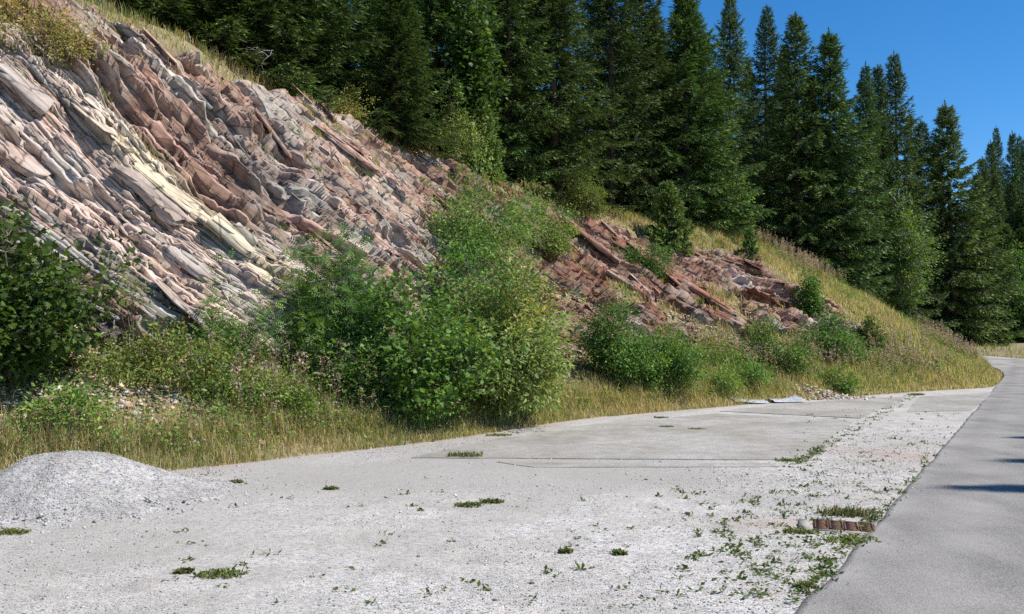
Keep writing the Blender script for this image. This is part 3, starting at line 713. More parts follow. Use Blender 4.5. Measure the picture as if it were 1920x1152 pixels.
front = [
 (285, 22.5, -250, 2.0, 'leftmost tall spruce standing at the top of the rock face'),
 (365, 22.8, -330, 2.2, 'second tall spruce from the upper edge, behind bare rock crest'),
 (455, 23.6, -300, 2.1, 'tall dark spruce behind the grey dead twigs on the crest'),
 (545, 24.6, -330, 2.1, 'dark spruce whose low boughs overhang the dry crest grass'),
 (640, 27.0, -260, 2.1, 'tall spruce rising behind the yellowish crest shrub'),
 (738, 25.6, -40, 1.35, 'slimmer spruce rooted right on the edge of the red rock'),
 (822, 29.5, -280, 2.2, 'dark spruce beside the bright leafy tree on the crest'),
 (945, 30.5, -120, 2.0, 'spruce with lit boughs right of the bright leafy tree'),
 (1040, 31.5, -100, 2.3, 'broad bright green spruce low on the crest above the central shrubs'),
 (1145, 35, -140, 2.2, 'very tall dark spruce above the crest bush'),
 (1215, 37, -70, 2.2, 'dark spruce behind the small bright spruce on the crest'),
 (1285, 37.5, -15, 2.5, 'big broad spruce reaching the picture top before the sky begins'),
 (1345, 39, 130, 1.9, 'spruce at the head of the grassy slope'),
 (1372, 50, -5, 2.1, 'first tall spruce against the blue sky'),
 (1440, 52, 12, 2.2, 'second spruce against the sky, thin topped'),
 (1502, 48, 28, 2.5, 'third spruce against the sky, tall and narrow'),
 (1560, 48, 64, 2.6, 'tall spruce with a sharp tip in the middle of the skyline'),
 (1618, 51, 128, 2.0, 'slender spruce with its tip in a gap of the skyline'),
 (1650, 53, 128, 2.0, 'slender spruce just left of the dark tall one'),
 (1688, 54, 108, 2.5, 'tall dark spruce above the pale leafy tree'),
 (1738, 68, 230, 2.8, 'spruce with a lower top right of the tall dark one'),
 (1792, 66, 196, 3.4, 'big spruce standing alone on the skyline near the road bend'),
]
for i, (px, dp, tp, rd, lb) in enumerate(front): put_spruce(px, dp, tp, rd*(1.3 if px < 1350 else 1.32), i*3+1, lb)
ORD = 'first second third fourth fifth sixth seventh eighth ninth tenth eleventh twelfth thirteenth fourteenth fifteenth sixteenth seventeenth eighteenth nineteenth twentieth'.split()
rb = np.random.default_rng(5)
for kb, px in enumerate(range(235, 1330, 62)):
    put_spruce(px + rb.uniform(-15, 15), np.interp(px, [235, 1330], [28, 45]) + rb.uniform(0, 3), rb.uniform(-340, -140) if px < 1150 else rb.uniform(-90, 60), 2.4, int(rb.integers(5)), 'dark spruce in the row behind the rock crest, %s from the left' % ORD[kb], 'spruces in the back rows')
for kb, (px, dp, tp) in enumerate(sorted([(1330, 52, 60), (1405, 55, 110), (1470, 56, 90), (1530, 54, 150), (1590, 56, 190), (1665, 66, 210), (1715, 74, 215), (1765, 76, 260), (1630, 64, 250), (1570, 66, 230), (1500, 62, 200), (1440, 60, 180)])):
    put_spruce(px, dp, tp, 2.4, int(rb.integers(5)), 'lower spruce behind the skyline spruces, %s from the left' % ORD[kb], 'spruces in the back rows')
for kb, (px, dp, tp, rd) in enumerate(sorted([(1845, 84, 300, 3), (1866, 92, 268, 3), (1880, 98, 240, 2.8), (1897, 96, 252, 2.8), (1912, 100, 256, 2.8), (1930, 96, 262, 3), (1872, 84, 330, 3.2), (1905, 86, 345, 3.2), (1935, 84, 330, 3.4), (1850, 76, 380, 3.2), (1890, 78, 420, 3.2), (1925, 77, 430, 3.2), (1960, 84, 300, 3.2), (1836, 73, 330, 3.0), (1985, 90, 280, 3.2)])):
    put_spruce(px, dp, tp, rd, int(rb.integers(5)), 'small spruce in the distant stand beyond the bend, %s from the left' % ORD[kb], 'distant spruces beyond the bend')
for kb, (px, dp, tp) in enumerate(sorted([(1770, 78, 400), (1800, 80, 380), (1825, 77, 430), (1852, 79, 450), (1880, 76, 470), (1905, 79, 440), (1935, 77, 450), (1865, 82, 400), (1920, 83, 380)])):
    put_spruce(px, dp, tp, 3.4, int(rb.integers(5)), 'low dark spruce right behind the road bend, %s from the left' % ORD[kb], 'spruces behind the road bend')
# roadside spruces just outside the picture; their tip shadows lie across the road
for x, y, h, wh in [(17.1, 7.1, 16.0, 'nearest'), (18.8, 9.2, 16.0, 'middle'), (20.6, 11.9, 16.0, 'farthest')]:
    tm, h0, r0 = SPR[4]
    e = empty('spruce_tree', (x, y, -.1), x*2.3, (.75, .75, h/h0)); tag(e, 'roadside spruce outside the picture casting the %s tip shadow on the road' % wh, 'spruce', 'spruces across the road')
    inst('trunk', tm[0], e); inst('crown', tm[1], e)
def young(px, py, top_py, rad, label):
    p = hit(px, py); put_spruce(px, p[1], top_py, rad, 0, label, None, 'young_spruce', YOUNG, p)
young(1250, 468, 350, .95, 'young bright green spruce on the crest below the big spruces')
young(1405, 486, 432, .42, 'tiny spruce alone on the yellow grass slope')
young(985, 345, 285, .4, 'small thin spruce sapling on the crest above the central shrubs')
young(905, 300, 195, .7, 'young spruce at the crest edge under the bright leafy tree')

# ------------------------------------------------------------------ shrubs and broadleaf trees
def bush(px, py, w_px, h_px, shape, cols, seed, label, name='shrub', cat='shrub', depth=None, k=1.0, lsize=.06, clr=.14, prof='round', nstem=7, low=.08, stem=None, lump=.6, single=False, sr=.02, ry=None, per=None, parts=('stem', 'foliage')):
    p = onland(px, depth) if depth else hit(px, py)
    if prof in ('round', 'dome'): w_px, h_px = w_px*1.14, h_px*1.1
    dp = p[1]; rx = .5*w_px/F_PX*dp; h = max(.2, at(px, py-h_px, dp)[2]-p[2])
    ry_ = ry or rx*.85
    vol = rx*ry_*h*4
    ncl = int(np.clip(60*vol**.72*k, 14, 420)); per = per or 42
    ms = make_bush(h, rx, ry_, ncl, per, clr, lsize, shape, cols, seed, nstem, low, prof, stem, sr, lump=lump, single=single)
    return put_bush(ms, p, name, label, cat, parts=parts)
tp = ('trunk', 'crown')
bush(30, 835, 265, 430, 'maple', [c*.7 for c in G['maple']], 1, 'big dark maple bush filling the near end of the bank', 'maple_bush', depth=11.7, lsize=.085, clr=.16, k=1.5, per=27, low=.02, lump=.3, nstem=9, sr=.03)
bush(300, 720, 230, 110, 'oval', G['rose'], 2, 'yellowish bramble thicket below the pale rock blocks', 'bramble_bush', lsize=.055, clr=.13, prof='dome', k=1.3, nstem=14, sr=.008)
bush(430, 765, 150, 75, 'oval', G['rose'], 41, 'yellow green bramble clump low on the bank right of the pale stone chips', 'bramble_bush', lsize=.055, clr=.12, prof='dome', k=1.3, nstem=12, sr=.008)
bush(505, 770, 150, 75, 'oval', G['light'], 42, 'green bramble clump on the bank just before the fireweed', 'bramble_bush', lsize=.055, clr=.12, prof='dome', k=1.2, nstem=12, sr=.008)
bush(570, 800, 120, 55, 'oval', G['rose'], 44, 'low yellowish weed bush at the lot edge among fireweed', 'weed_bush', lsize=.05, clr=.10, prof='dome', k=1.1, nstem=10, sr=.008)
bush(1330, 690, 120, 55, 'oval', G['rose'], 45, 'low green clump on the red rubble above the metal sheets', 'weed_bush', lsize=.06, clr=.12, prof='dome', k=1.0, nstem=10, sr=.008)
bush(1395, 722, 90, 50, 'oval', G['mid'], 46, 'leafy clump right behind the bent metal sheets', 'weed_bush', lsize=.06, clr=.12, prof='dome', k=1.0, nstem=10, sr=.008)
bush(440, 700, 110, 190, 'pinnate', G['rowan'], 3, 'small young rowan beside the pale rock blocks', 'rowan_sapling', lsize=.14, clr=.12, per=12, k=.8, nstem=4, sr=.01, low=.2)
bush(245, 640, 90, 190, 'oval', G['rose'], 4, 'thin bare-stemmed sapling in front of the pale slabs', 'sapling', lsize=.05, clr=.1, per=14, k=.5, nstem=6, sr=.009, low=.35)
bush(628, 690, 150, 270, 'pinnate', G['rowan'], 5, 'rowan tree with slim grey trunk in a dark hollow of the rock', 'rowan_tree', 'tree', lsize=.17, clr=.15, per=16, k=1.0, nstem=5, sr=.025, low=.12, stem=M_pale, lump=.5, parts=tp)
bush(565, 690, 90, 140, 'pinnate', G['rowan'], 6, 'dark rowan bush at the foot of the hollow', 'rowan_bush', lsize=.16, clr=.16, per=16, k=1.1, nstem=6, low=.05)
bush(765, 775, 270, 255, 'maple', G['maple'], 7, 'wide dark maple shrub at the front of the central thicket', 'maple_shrub', lsize=.085, clr=.17, per=26, k=1.4, low=.03, nstem=9, lump=.4)
bush(945, 778, 240, 315, 'willow', G['willow'], 8, 'tall grey green willow shrub right in the middle of the bank', 'willow_shrub', lsize=.115, clr=.15, per=56, k=1.8, low=.03, nstem=14, lump=.28, sr=.016)
bush(870, 640, 230, 190, 'maple', G['mid'], 9, 'fresh green maple behind the willow shrub', 'maple_shrub', lsize=.085, clr=.18, per=24, k=1.2, low=.02, depth=19.5, nstem=8)
bush(905, 520, 215, 225, 'oval', G['light'], 10, 'light green shrub with bare grey twigs high on the rock face', 'shrub', lsize=.07, clr=.17, per=34, k=1.2, low=.0, prof='round', lump=.5, nstem=10)
bush(1010, 480, 120, 100, 'oval', G['rose'], 11, 'yellow green shrub hanging on the rock right of the central thicket', lsize=.06, clr=.14, prof='dome', k=1.2)
bush(785, 800, 110, 110, 'oval', G['light'], 12, 'small bright leafy bush before the dark central thicket', lsize=.055, clr=.11, prof='round', k=1.2, low=.05)
bush(680, 760, 130, 120, 'oval', G['mid'], 13, 'small green bush at the left foot of the central thicket', lsize=.06, clr=.12, prof='dome', k=1.1)
bush(1165, 725, 120, 175, 'oval', G['mid'], 14, 'dense green shrub left of the pair under the red rock', lsize=.07, clr=.15, k=1.5, low=.02)
bush(1245, 728, 110, 130, 'oval', [np.array(c)*.9 for c in G['mid']], 15, 'darker rounded shrub right of the pair under the red rock', lsize=.07, clr=.15, k=1.5, low=.02)
bush(1450, 700, 110, 95, 'oval', G['mid'], 16, 'loose green shrub between the red ledges and the fireweed', lsize=.075, clr=.15, k=1.2, low=.02)
bush(1562, 676, 115, 80, 'oval', [np.array(c)*.85 for c in G['mid']], 17, 'dense dark rounded shrub above the pink fireweed', lsize=.08, clr=.16, k=1.7, low=.02, prof='dome')
bush(1524, 592, 44, 82, 'oval', G['mid'], 18, 'slim upright bush on the yellow slope', lsize=.08, clr=.13, k=2.0, low=.02)
bush(1630, 652, 38, 52, 'oval', [np.array(c)*.55 for c in G['mid']], 19, 'small very dark bush beside the dead stump on the slope', lsize=.08, clr=.12, k=2.0, low=.02)
bush(1580, 735, 70, 42, 'oval', G['mid'], 20, 'low green weedy bush among the pink fireweed by the lot', lsize=.07, clr=.12, k=1.3, prof='dome')
bush(1355, 738, 70, 50, 'oval', G['light'], 21, 'low leafy bush behind the metal sheets', lsize=.06, clr=.12, k=1.2, prof='dome')
bush(1075, 400, 95, 85, 'oval', G['rose'], 22, 'loose yellow green bush on the crest below the very tall spruce', lsize=.07, clr=.14, k=.9, prof='round')
bush(1215, 525, 95, 85, 'oval', [np.array(c)*.8 for c in G['mid']], 23, 'dark straggly bush on red rubble under the young spruce', lsize=.07, clr=.14, k=.8, lump=.6)
bush(648, 238, 80, 70, 'oval', G['dry'], 24, 'yellowish leafy shrub on the crest between the spruces', lsize=.06, clr=.13, k=1.1, prof='dome')
bush(862, 245, 80, 70, 'willow', G['willow'], 25, 'pale feathery shrub on the crest left of the bright tree', lsize=.08, clr=.14, k=1.0)
bush(40, 125, 190, 170, 'oval', G['dry'], 26, 'dry yellowish shrub overhanging the top left of the rock', lsize=.055, clr=.15, k=1.0, prof='dome', lump=.6, nstem=16)
bush(120, 815, 160, 70, 'oval', G['light'], 27, 'bright green weedy bush between the big maple bush and gravel heap', 'weed_bush', lsize=.06, clr=.11, k=1.1, prof='dome')
bush(790, 362, 26, 22, 'oval', G['mid'], 28, 'small round green tuft bush on the red ledge', lsize=.05, clr=.07, k=2.0, prof='dome')
# trees
bush(885, 330, 56, 350, 'maple', [c*.62 for c in G['mid']], 30, 'bright light green leafy tree among the dark spruces', 'leafy_tree', 'tree', depth=28.3, lsize=.14, clr=.26, per=26, k=1.1, low=.2, nstem=5, sr=.05, stem=M_pale, parts=tp)
bush(1385, 470, 40, 130, 'oval', G['mid'], 31, 'light green leafy sapling beside the big broad spruce', 'leafy_tree', 'tree', depth=41, lsize=.13, clr=.22, per=26, k=1.1, low=.2, nstem=4, sr=.03, parts=tp)
bush(1692, 590, 92, 205, 'oval', [np.array(c)*.75 for c in G['light']], 32, 'pale leafy tree with grey trunk on the nose of the slope', 'leafy_tree', 'tree', depth=50.5, lsize=.15, clr=.26, per=24, k=.45, low=.28, sr=.09, stem=M_pale, prof='tree', single=True, parts=tp)
bush(1905, 655, 120, 190, 'oval', G['mid'], 33, 'broad green leafy tree at the road bend by the picture edge', 'leafy_tree', 'tree', depth=71, lsize=.2, clr=.38, per=32, k=.6, low=.05, sr=.06, parts=tp)
for i, (px, dp, w, hh) in enumerate([(1815, 73, 70, 60), (1860, 74, 80, 75), (1895, 72, 60, 50), (1925, 71, 70, 90)]):
    bush(px, 655, w, hh, 'oval', [c*.6 for c in G['mid']], 350+i, ['dark bush behind the far end of the road', 'dark bush above the grass verge at the bend', 'low dark bush right of the verge at the bend', 'dark bush at the picture edge beyond the road'][i], lsize=.2, clr=.3, depth=dp, k=.6, low=.02, prof='dome')
bush(1790, 650, 60, 45, 'oval', G['light'], 34, 'small pale bush at the road bend under the big spruce', lsize=.13, clr=.22, depth=70, k=.8)

# ------------------------------------------------------------------ grass, weeds, fireweed
def blades(P, h, wdt, lean, cols, r):
    n = len(P); a = r.uniform(0, 6.283, n); dr = np.column_stack([np.cos(a), np.sin(a), np.zeros(n)]); sd = np.column_stack([-np.sin(a), np.cos(a), np.zeros(n)])
    h = h[:, None]; ln = (lean*r.uniform(.2, 1.4, n))[:, None]*h; w = np.broadcast_to(wdt, (n,))[:, None]
    up = np.array([0, 0, 1.0])
    p1 = P + up*h*.55 + dr*ln*.3; p2 = P + up*h*(.98-.2*ln/h) + dr*ln
    V = np.stack([P-sd*w, P+sd*w, p1+sd*w*.8, p1-sd*w*.8, p2], 1).reshape(-1, 3)
    b = (np.arange(n)*5)[:, None]
    C = np.asarray(cols)[r.integers(0, len(cols), n)]*r.uniform(.75, 1.25, (n, 1))
    return V, b + np.array([[0, 1, 2, 3]]), b + np.array([[3, 2, 4]]), np.repeat(C, 5, axis=0)
STRAW = [np.array(c)*1.45 for c in [(.36, .28, .16), (.30, .235, .125), (.42, .34, .21), (.24, .18, .10)]]
GREENG = [np.array(c)*1.6 for c in [(.12, .155, .045), (.16, .18, .065), (.09, .125, .035)]]
def scatter(n, fn, r):
    """fn(u,d) -> probability; returns points on the bank"""
    out = []; tot = 0
    while tot < n:
        u = r.uniform(-6, 62, n*2); d = r.uniform(-.15, 13.5, n*2)
        u = np.where(r.uniform(0, 1, n*2) < .0, u, u)
        p = fn(u, d); k = r.uniform(0, 1, n*2) < p
        out.append(np.column_stack([u[k], d[k]])); tot += k.sum()
    q = np.concatenate(out)[:n]; v = V0(q[:, 0]) + q[:, 1]/KK(q[:, 0]); x, y = uv2xy(q[:, 0], v)
    return np.column_stack([x, y, H(q[:, 0], v)]), q
def tt_of(u, d): return (d-D1(u))/(D2(u)-D1(u))*LN
def bare(u, d): return np.exp(-((u-7.6)/1.5)**2-((d-1.7)/.9)**2) + .8*np.exp(-((u-12.2)/.8)**2-((d-1.9)/.6)**2)
def p_bank(u, d):
    near = 1/np.clip((np.hypot(u*.9, V0(u)+d)/14), .6, 4)**1.4
    rockc = rock_cover(u, tt_of(u, d))
    patch = fbm(u*.5, d*.6, 31, 3)
    thin = np.where((u < 14) & (d > .7) & (d < 3), .16, 1.0)
    thin = thin*(1-.9*bare(u, d))*sst(fbm(u*1.3, d*1.3, 35, 2), .22, .42)
    return near*(1-rockc)**2*np.where(d < 12, 1, .4)*(.35+.9*patch)*thin
def grass_obj(name, n, seed, hfn, cols_fn, wd, lean, label, cat, pf=p_bank):
    r = np.random.default_rng(seed); P, q = scatter(n, pf, r)
    dist = np.hypot(P[:, 0], P[:, 1])
    V, F4, F3, C = blades(P-np.array([0, 0, .02]), hfn(q, r), wd*np.clip(dist/16, .7, 2.4), lean, STRAW, r)
    g = cols_fn(q, r); C2 = np.where(g[:, None], np.asarray(GREENG)[r.integers(0, 3, n)], np.asarray(STRAW)[r.integers(0, 4, n)])*r.uniform(.75, 1.25, (n, 1))
    o = mk(name, V, [F4, F3], M_grass, None, np.repeat(C2, 5, axis=0)); tag(o, label, cat, kind='stuff'); return o
hf = lambda q, r: (.06 + .62*fbm(q[:, 0]*.9, q[:, 1]*.9, 3, 3)**1.3)*r.uniform(.5, 1.4, len(q))*np.where(q[:, 1] < .35, .55, 1)*np.where(q[:, 1] > 8, .75, 1)
cf = lambda q, r: r.uniform(0, 1, len(q)) < np.clip(.08 + 1.4*(fbm(q[:, 0]*.45, q[:, 1]*.5, 12, 3)-.40), .06, .7)
grass_obj('grass', 122000, 41, hf, cf, .0055, .55, 'dry yellow and green grass covering the bank and crest', 'grass')
def p_edge(u, d): return np.exp(-(np.maximum(d-.4, 0)/.55)**2)*np.where(d < 1.8, 1, 0)*(u > 0)*(u < 58)/np.clip(u/14, .7, 3)*(.3+fbm(u*1.1, d*1.5, 3, 2))
grass_obj('edge_grass', 38000, 42, lambda q, r: (.12+.32*sst(q[:, 1], -.1, .8))*r.uniform(.5, 1.3, len(q)), lambda q, r: r.uniform(0, 1, len(q)) < .25*fbm(q[:, 0], q[:, 1], 4, 2)*2, .005, .6,
          'straw coloured tall grass along the edge of the gravel lot', 'grass', p_edge)
# tufts on the rock ledges
r = np.random.default_rng(47); ls, lt = r.uniform(2, 35, 420), r.uniform(.2, 8.6, 420)
pk = fbm(ls*.5, lt*.5, 33, 3) + .12*sst(lt, 5, 8.5); ls, lt = ls[pk > .5], lt[pk > .5]
base_ = face_base(ls, lt); U3, T3, F3_ = face_frame(ls, lt); F3_ = out_dir(U3, T3, F3_)
k = np.repeat(np.arange(len(ls)), 60); sp_ = r.uniform(.06, .2, len(ls))[k][:, None]
o2 = r.normal(0, 1, (len(k), 2))*sp_; lsk, ltk = ls[k]+o2[:, 0], lt[k]+o2[:, 1]*.5
PP = face_base(lsk, ltk) + F3_[k]*(rock_disp(lsk, ltk)[0]-.27)[:, None]
V, F4, F3, C = blades(PP, r.uniform(.08, .26, len(k)), .008, .8, STRAW + GREENG, r)
gm = np.repeat(np.asarray(STRAW+GREENG+GREENG)[r.integers(0, 10, len(ls))][k]*r.uniform(.8, 1.2, (len(k), 1)), 5, axis=0)
tag(mk('ledge_grass', V, [F4, F3], M_grass, None, gm), 'small dry grass tufts growing on the rock ledges', 'grass', kind='stuff')
# far verge grass
r = np.random.default_rng(43); n = 14000
fu = r.uniform(50, 90, n); fv = r.uniform(-16, 26, n); dd = np.min(np.hypot(fu[:, None]-RC[None, :, 0], fv[:, None]-RC[None, :, 1]), axis=1)
side = fv < V0(np.minimum(fu, 80))-1.0; ok = (dd > 2.35) & (dd < 9) & side
fu, fv = fu[ok], fv[ok]; fx, fy = uv2xy(fu, fv); n = len(fu)
V, F4, F3, C = blades(np.column_stack([fx, fy, H(fu, fv)-.06]), r.uniform(.15, .45, n), .02, .5, GREENG + STRAW[:2] + GREENG, r)
tag(mk('verge_grass', V, [F4, F3], M_grass, None, C), 'green and straw grass on the verge beyond the road bend', 'grass', kind='stuff')

# leafy undergrowth
def p_under(u, d): return (u < 34)*(d > .25)*(d < 3.6)*np.where(u < 15, .9, .6)*sst(fbm(u*.7, d*.9, 51, 3), .36, .56)/np.clip(u/12, .8, 2.5)*(1-.8*bare(u, d)) + (u > 30)*(u < 56)*(d > .5)*(d < 9.5)*.22*sst(fbm(u*.9, d*.9, 53, 3), .42, .6)
r = np.random.default_rng(44); P, q = scatter(3600, p_under, r)
k = np.repeat(np.arange(len(P)), 16); hh = r.uniform(.1, .55, len(P))
PP = P[k] + np.column_stack([r.normal(0, .09, (len(k), 2)), hh[k]*r.uniform(.15, 1, len(k))])
ua = Acc(); leaves(ua, PP, unit(np.column_stack([r.normal(0, 1, (len(k), 2)), np.full(len(k), .3)])), .065, 'oval', G['mid'] + G['light'] + G['rose'], r)
tag(ua.mesh('undergrowth', M_leaf), 'mixed green leafy weeds along the foot of the bank', 'undergrowth', kind='stuff')
# fireweed stalks with faded pink seed heads
def p_fire(u, d):
    a = (u > 8.2)*(u < 14.5)*(d > .35)*(d < 2.2)*1.0
    b = (u > 24)*(u < 45)*(d > .8)*(d < 2.8)*.55
    c = (u > 38)*(u < 54)*(d > 6.5)*(d < 10.6)*.28
    return a*.45*sst(fbm(u*1.1, d*1.3, 61, 3), .25, .6) + (b+c)*sst(fbm(u*.6, d*.8, 61, 3), .35, .55)
r = np.random.default_rng(45); P, q = scatter(1200, p_fire, r); n = len(P); hh = r.uniform(.55, 1.05, n); lean = r.normal(0, .07, (n, 2))
fa, fl, fs = Acc(), Acc(), Acc()
for i in range(n):
    tip = P[i] + np.array([lean[i, 0], lean[i, 1], hh[i]]); fa.add(*tube([P[i]-[0, 0, .03], .5*(P[i]+tip)+[.01, 0, 0], tip], [.006, .005, .003], 3), np.array((.17, .10, .06)))
k = np.repeat(np.arange(n), 16); f = r.uniform(.12, .7, len(k))
PP = P[k] + np.column_stack([lean[k]*f[:, None], hh[k]*f]); leaves(fa, PP, unit(np.column_stack([r.normal(0, 1, (len(k), 2)), np.full(len(k), .35)])), .085, 'willow', G['mid'] + G['rose'] + [np.array((.2, .12, .05))], r)
k = np.repeat(np.arange(n), 24); f = r.uniform(.58, 1.03, len(k))
PP = P[k] + np.column_stack([lean[k]*f[:, None] + r.normal(0, .018, (len(k), 2)), hh[k]*f]); leaves(fa, PP, unit(r.normal(0, 1, (len(k), 3)) + [0, 0, .4]), .055, 'willow', [np.array(c) for c in [(.40, .30, .26), (.44, .35, .30), (.33, .23, .21), (.47, .40, .34)]], r)
tag(fa.mesh('fireweed', M_leaf), 'faded pinkish fireweed stalks standing along the bank', 'fireweed', kind='stuff')

# ------------------------------------------------------------------ stones
OCT = np.array([[1, 0, 0], [-1, 0, 0], [0, 1, 0], [0, -1, 0], [0, 0, 1], [0, 0, -1]], float)
OF = np.array([[0, 2, 4], [2, 1, 4], [1, 3, 4], [3, 0, 4], [2, 0, 5], [1, 2, 5], [3, 1, 5], [0, 3, 5]])
def stones(P, size, cols, r, flat=.6):
    n = len(P); V = OCT[None]*r.uniform(.6, 1.25, (n, 6, 1)) + r.normal(0, .12, (n, 6, 3))
    q = unit(r.normal(0, 1, (n, 4))); w, x, y, z = q.T
    Rm = np.stack([np.stack([1-2*(y*y+z*z), 2*(x*y-z*w), 2*(x*z+y*w)], -1), np.stack([2*(x*y+z*w), 1-2*(x*x+z*z), 2*(y*z-x*w)], -1), np.stack([2*(x*z-y*w), 2*(y*z+x*w), 1-2*(x*x+y*y)], -1)], 1)
    V = np.einsum('nij,nkj->nki', Rm, V*np.array([1, .8, .6])); V[:, :, 2] *= flat
    V = P[:, None, :] + V*size[:, None, None]
    F = (OF[None] + (np.arange(n)*6)[:, None, None]).reshape(-1, 3)
    C = np.asarray(cols)[r.integers(0, len(cols), n)]*r.uniform(.75, 1.2, (n, 1))
    return V.reshape(-1, 3), F, np.repeat(C, 6, axis=0)
def stonemat():
    m, n, l, p = newmat('gravel_stone'); a = N(n, 'ShaderNodeVertexColor', layer_name='Col'); l.new(a.outputs['Color'], p.inputs['Base Color']); p.inputs['Roughness'].default_value = .9; p.inputs['Specular IOR Level'].default_value = .2; return m
M_stone = stonemat()
GREY = [np.array(c) for c in [(.48, .465, .44), (.42, .41, .39), (.52, .505, .475), (.37, .36, .35), (.46, .43, .38), (.22, .22, .225)]]
r = np.random.default_rng(60); n = 66000
dep = 4.6 + 12*r.uniform(0, 1, n)**1.7; X = dep*r.uniform(-.64, .62, n); u, v = xy2uv(X, dep)
ok = ((v > 1.36) | ((v > .7) & (r.uniform(0, 1, n) < .5*np.exp(-(1.36-v)/.10)))) & (v < V0(u)+.3) & ~((np.abs(X-2.93) < .42) & (np.abs(dep-7.62) < .27)); X, dep, u, v = X[ok], dep[ok], u[ok], v[ok]; n = len(X)
pk = fbm(u*.6, v*.6, 71, 3); cmp_ = np.exp(-((dep-10.55)/.85)**2)*sst(X, -4.2, -2.2)*(1-sst(X, 1.6, 3.6)) + .25*sst(fbm(u*.16, v*1.1, 44, 3), .5, .68)
ok = r.uniform(0, 1, n) < (sst(pk, .28, .6)+.15)*(1-.8*np.clip(cmp_, 0, 1)); X, dep, u, v = X[ok], dep[ok], u[ok], v[ok]; n = len(X)
sz = np.clip(.0075*np.exp(r.normal(0, .38, n)), .004, .028)*np.clip(dep/7, .9, 1.5)
V, F, C = stones(np.column_stack([X, dep, lotz(u, v)+sz*.15+.022*(v < 1.3)]), sz, GREY, r)
tag(mk('gravel', V, F, M_stone, None, C), 'loose grey chippings strewn over the lot', 'gravel', kind='stuff')
# scree on the bank
PINK = [PAL['pink']*.9, PAL['white']*.9, PAL['grey']*.9, PAL['rose']*.9, PAL['cream']*.85]
def p_scree(u, d): return (u < 16)*(u > 3)*(d > .4)*(d < 3.6)*(sst(fbm(u*.9, d*.9, 81, 3), .46, .6)*.5 + 2.5*bare(u, d)) + .25*(u > 16)*(u < 34)*(d > 2.0)*(d < 5)
P, q = scatter(8000, p_scree, r)
V, F, C = stones(P + [0, 0, .02], np.clip(.045*np.exp(r.normal(0, .5, len(P))), .015, .14), PINK, r, .5)
tag(mk('scree', V, F, M_stone, None, C), 'pale pink broken rock chips on the foot of the bank', 'scree', kind='stuff')

# gravel heap
heap_c = np.array([-4.72, 9.1])
nr, na = 46, 110; rr = np.linspace(0, 1, nr); aa = np.linspace(0, 2*math.pi, na, endpoint=False)
RR, AA2 = np.meshgrid(rr, aa, indexing='ij')
Rmax = 1.6*(1 + .08*np.cos(AA2-.4) + .06*np.sin(2*AA2+1) + .05*np.sin(5*AA2))
def heap_prof(f): return np.interp(f, [0, .16, .26, .5, .74, .88, 1], [.435, .43, .395, .215, .06, .02, -.03])
hxp = heap_c[0] + RR*Rmax*np.cos(AA2); hyp = heap_c[1] + RR*Rmax*np.sin(AA2)
hz = heap_prof(RR) + .10*(fbm(hxp*2.2, hyp*2.2, 1, 3)-.5) + .02*(fbm(hxp*14, hyp*14, 2, 2)-.5)
hV = np.stack([hxp, hyp, hz+.01], -1).reshape(-1, 3); ii = np.arange(nr*na).reshape(nr, na); jj = np.roll(ii, -1, axis=1)
hF = np.stack([ii[:-1], ii[1:], jj[1:], jj[:-1]], -1).reshape(-1, 4)
heap = mk('gravel_heap', hV, hF, M_heap, None, None, True); tag(heap, 'low flat-topped heap of grey gravel at the near edge of the lot', 'gravel heap')
n = 11000; rr2 = np.sqrt(r.uniform(0, 1, n)); a2 = r.uniform(0, 6.283, n)
rm = 1.6*(1 + .08*np.cos(a2-.4) + .06*np.sin(2*a2+1) + .05*np.sin(5*a2)); px_, py_ = heap_c[0]+rr2*rm*np.cos(a2), heap_c[1]+rr2*rm*np.sin(a2)
zz = heap_prof(rr2) + .10*(fbm(px_*2.2, py_*2.2, 1, 3)-.5) + .02*(fbm(px_*14, py_*14, 2, 2)-.5) + .012
V, F, C = stones(np.column_stack([px_, py_, zz]), np.clip(.0078*np.exp(r.normal(0, .4, n)), .004, .03), [c*.84 for c in GREY[:5]], r, .7)
a3 = r.uniform(0, 6.283, 420); r3 = 1.6*r.uniform(.72, 1.18, 420); P3 = np.column_stack([heap_c[0]+r3*np.cos(a3), heap_c[1]+r3*np.sin(a3), np.interp(r3/1.6, [.7, 1.0], [.09, .015])])
V3, F3b, C3 = stones(P3, np.clip(.02*np.exp(r.normal(0, .35, 420)), .01, .045), [c*.9 for c in GREY], r, .8)
F = np.concatenate([F, F3b+len(V)]); V = np.concatenate([V, V3]); C = np.concatenate([C, C3])
st_ = mk('stones', V, F, M_stone, heap, C); tag(st_, kind='stuff')

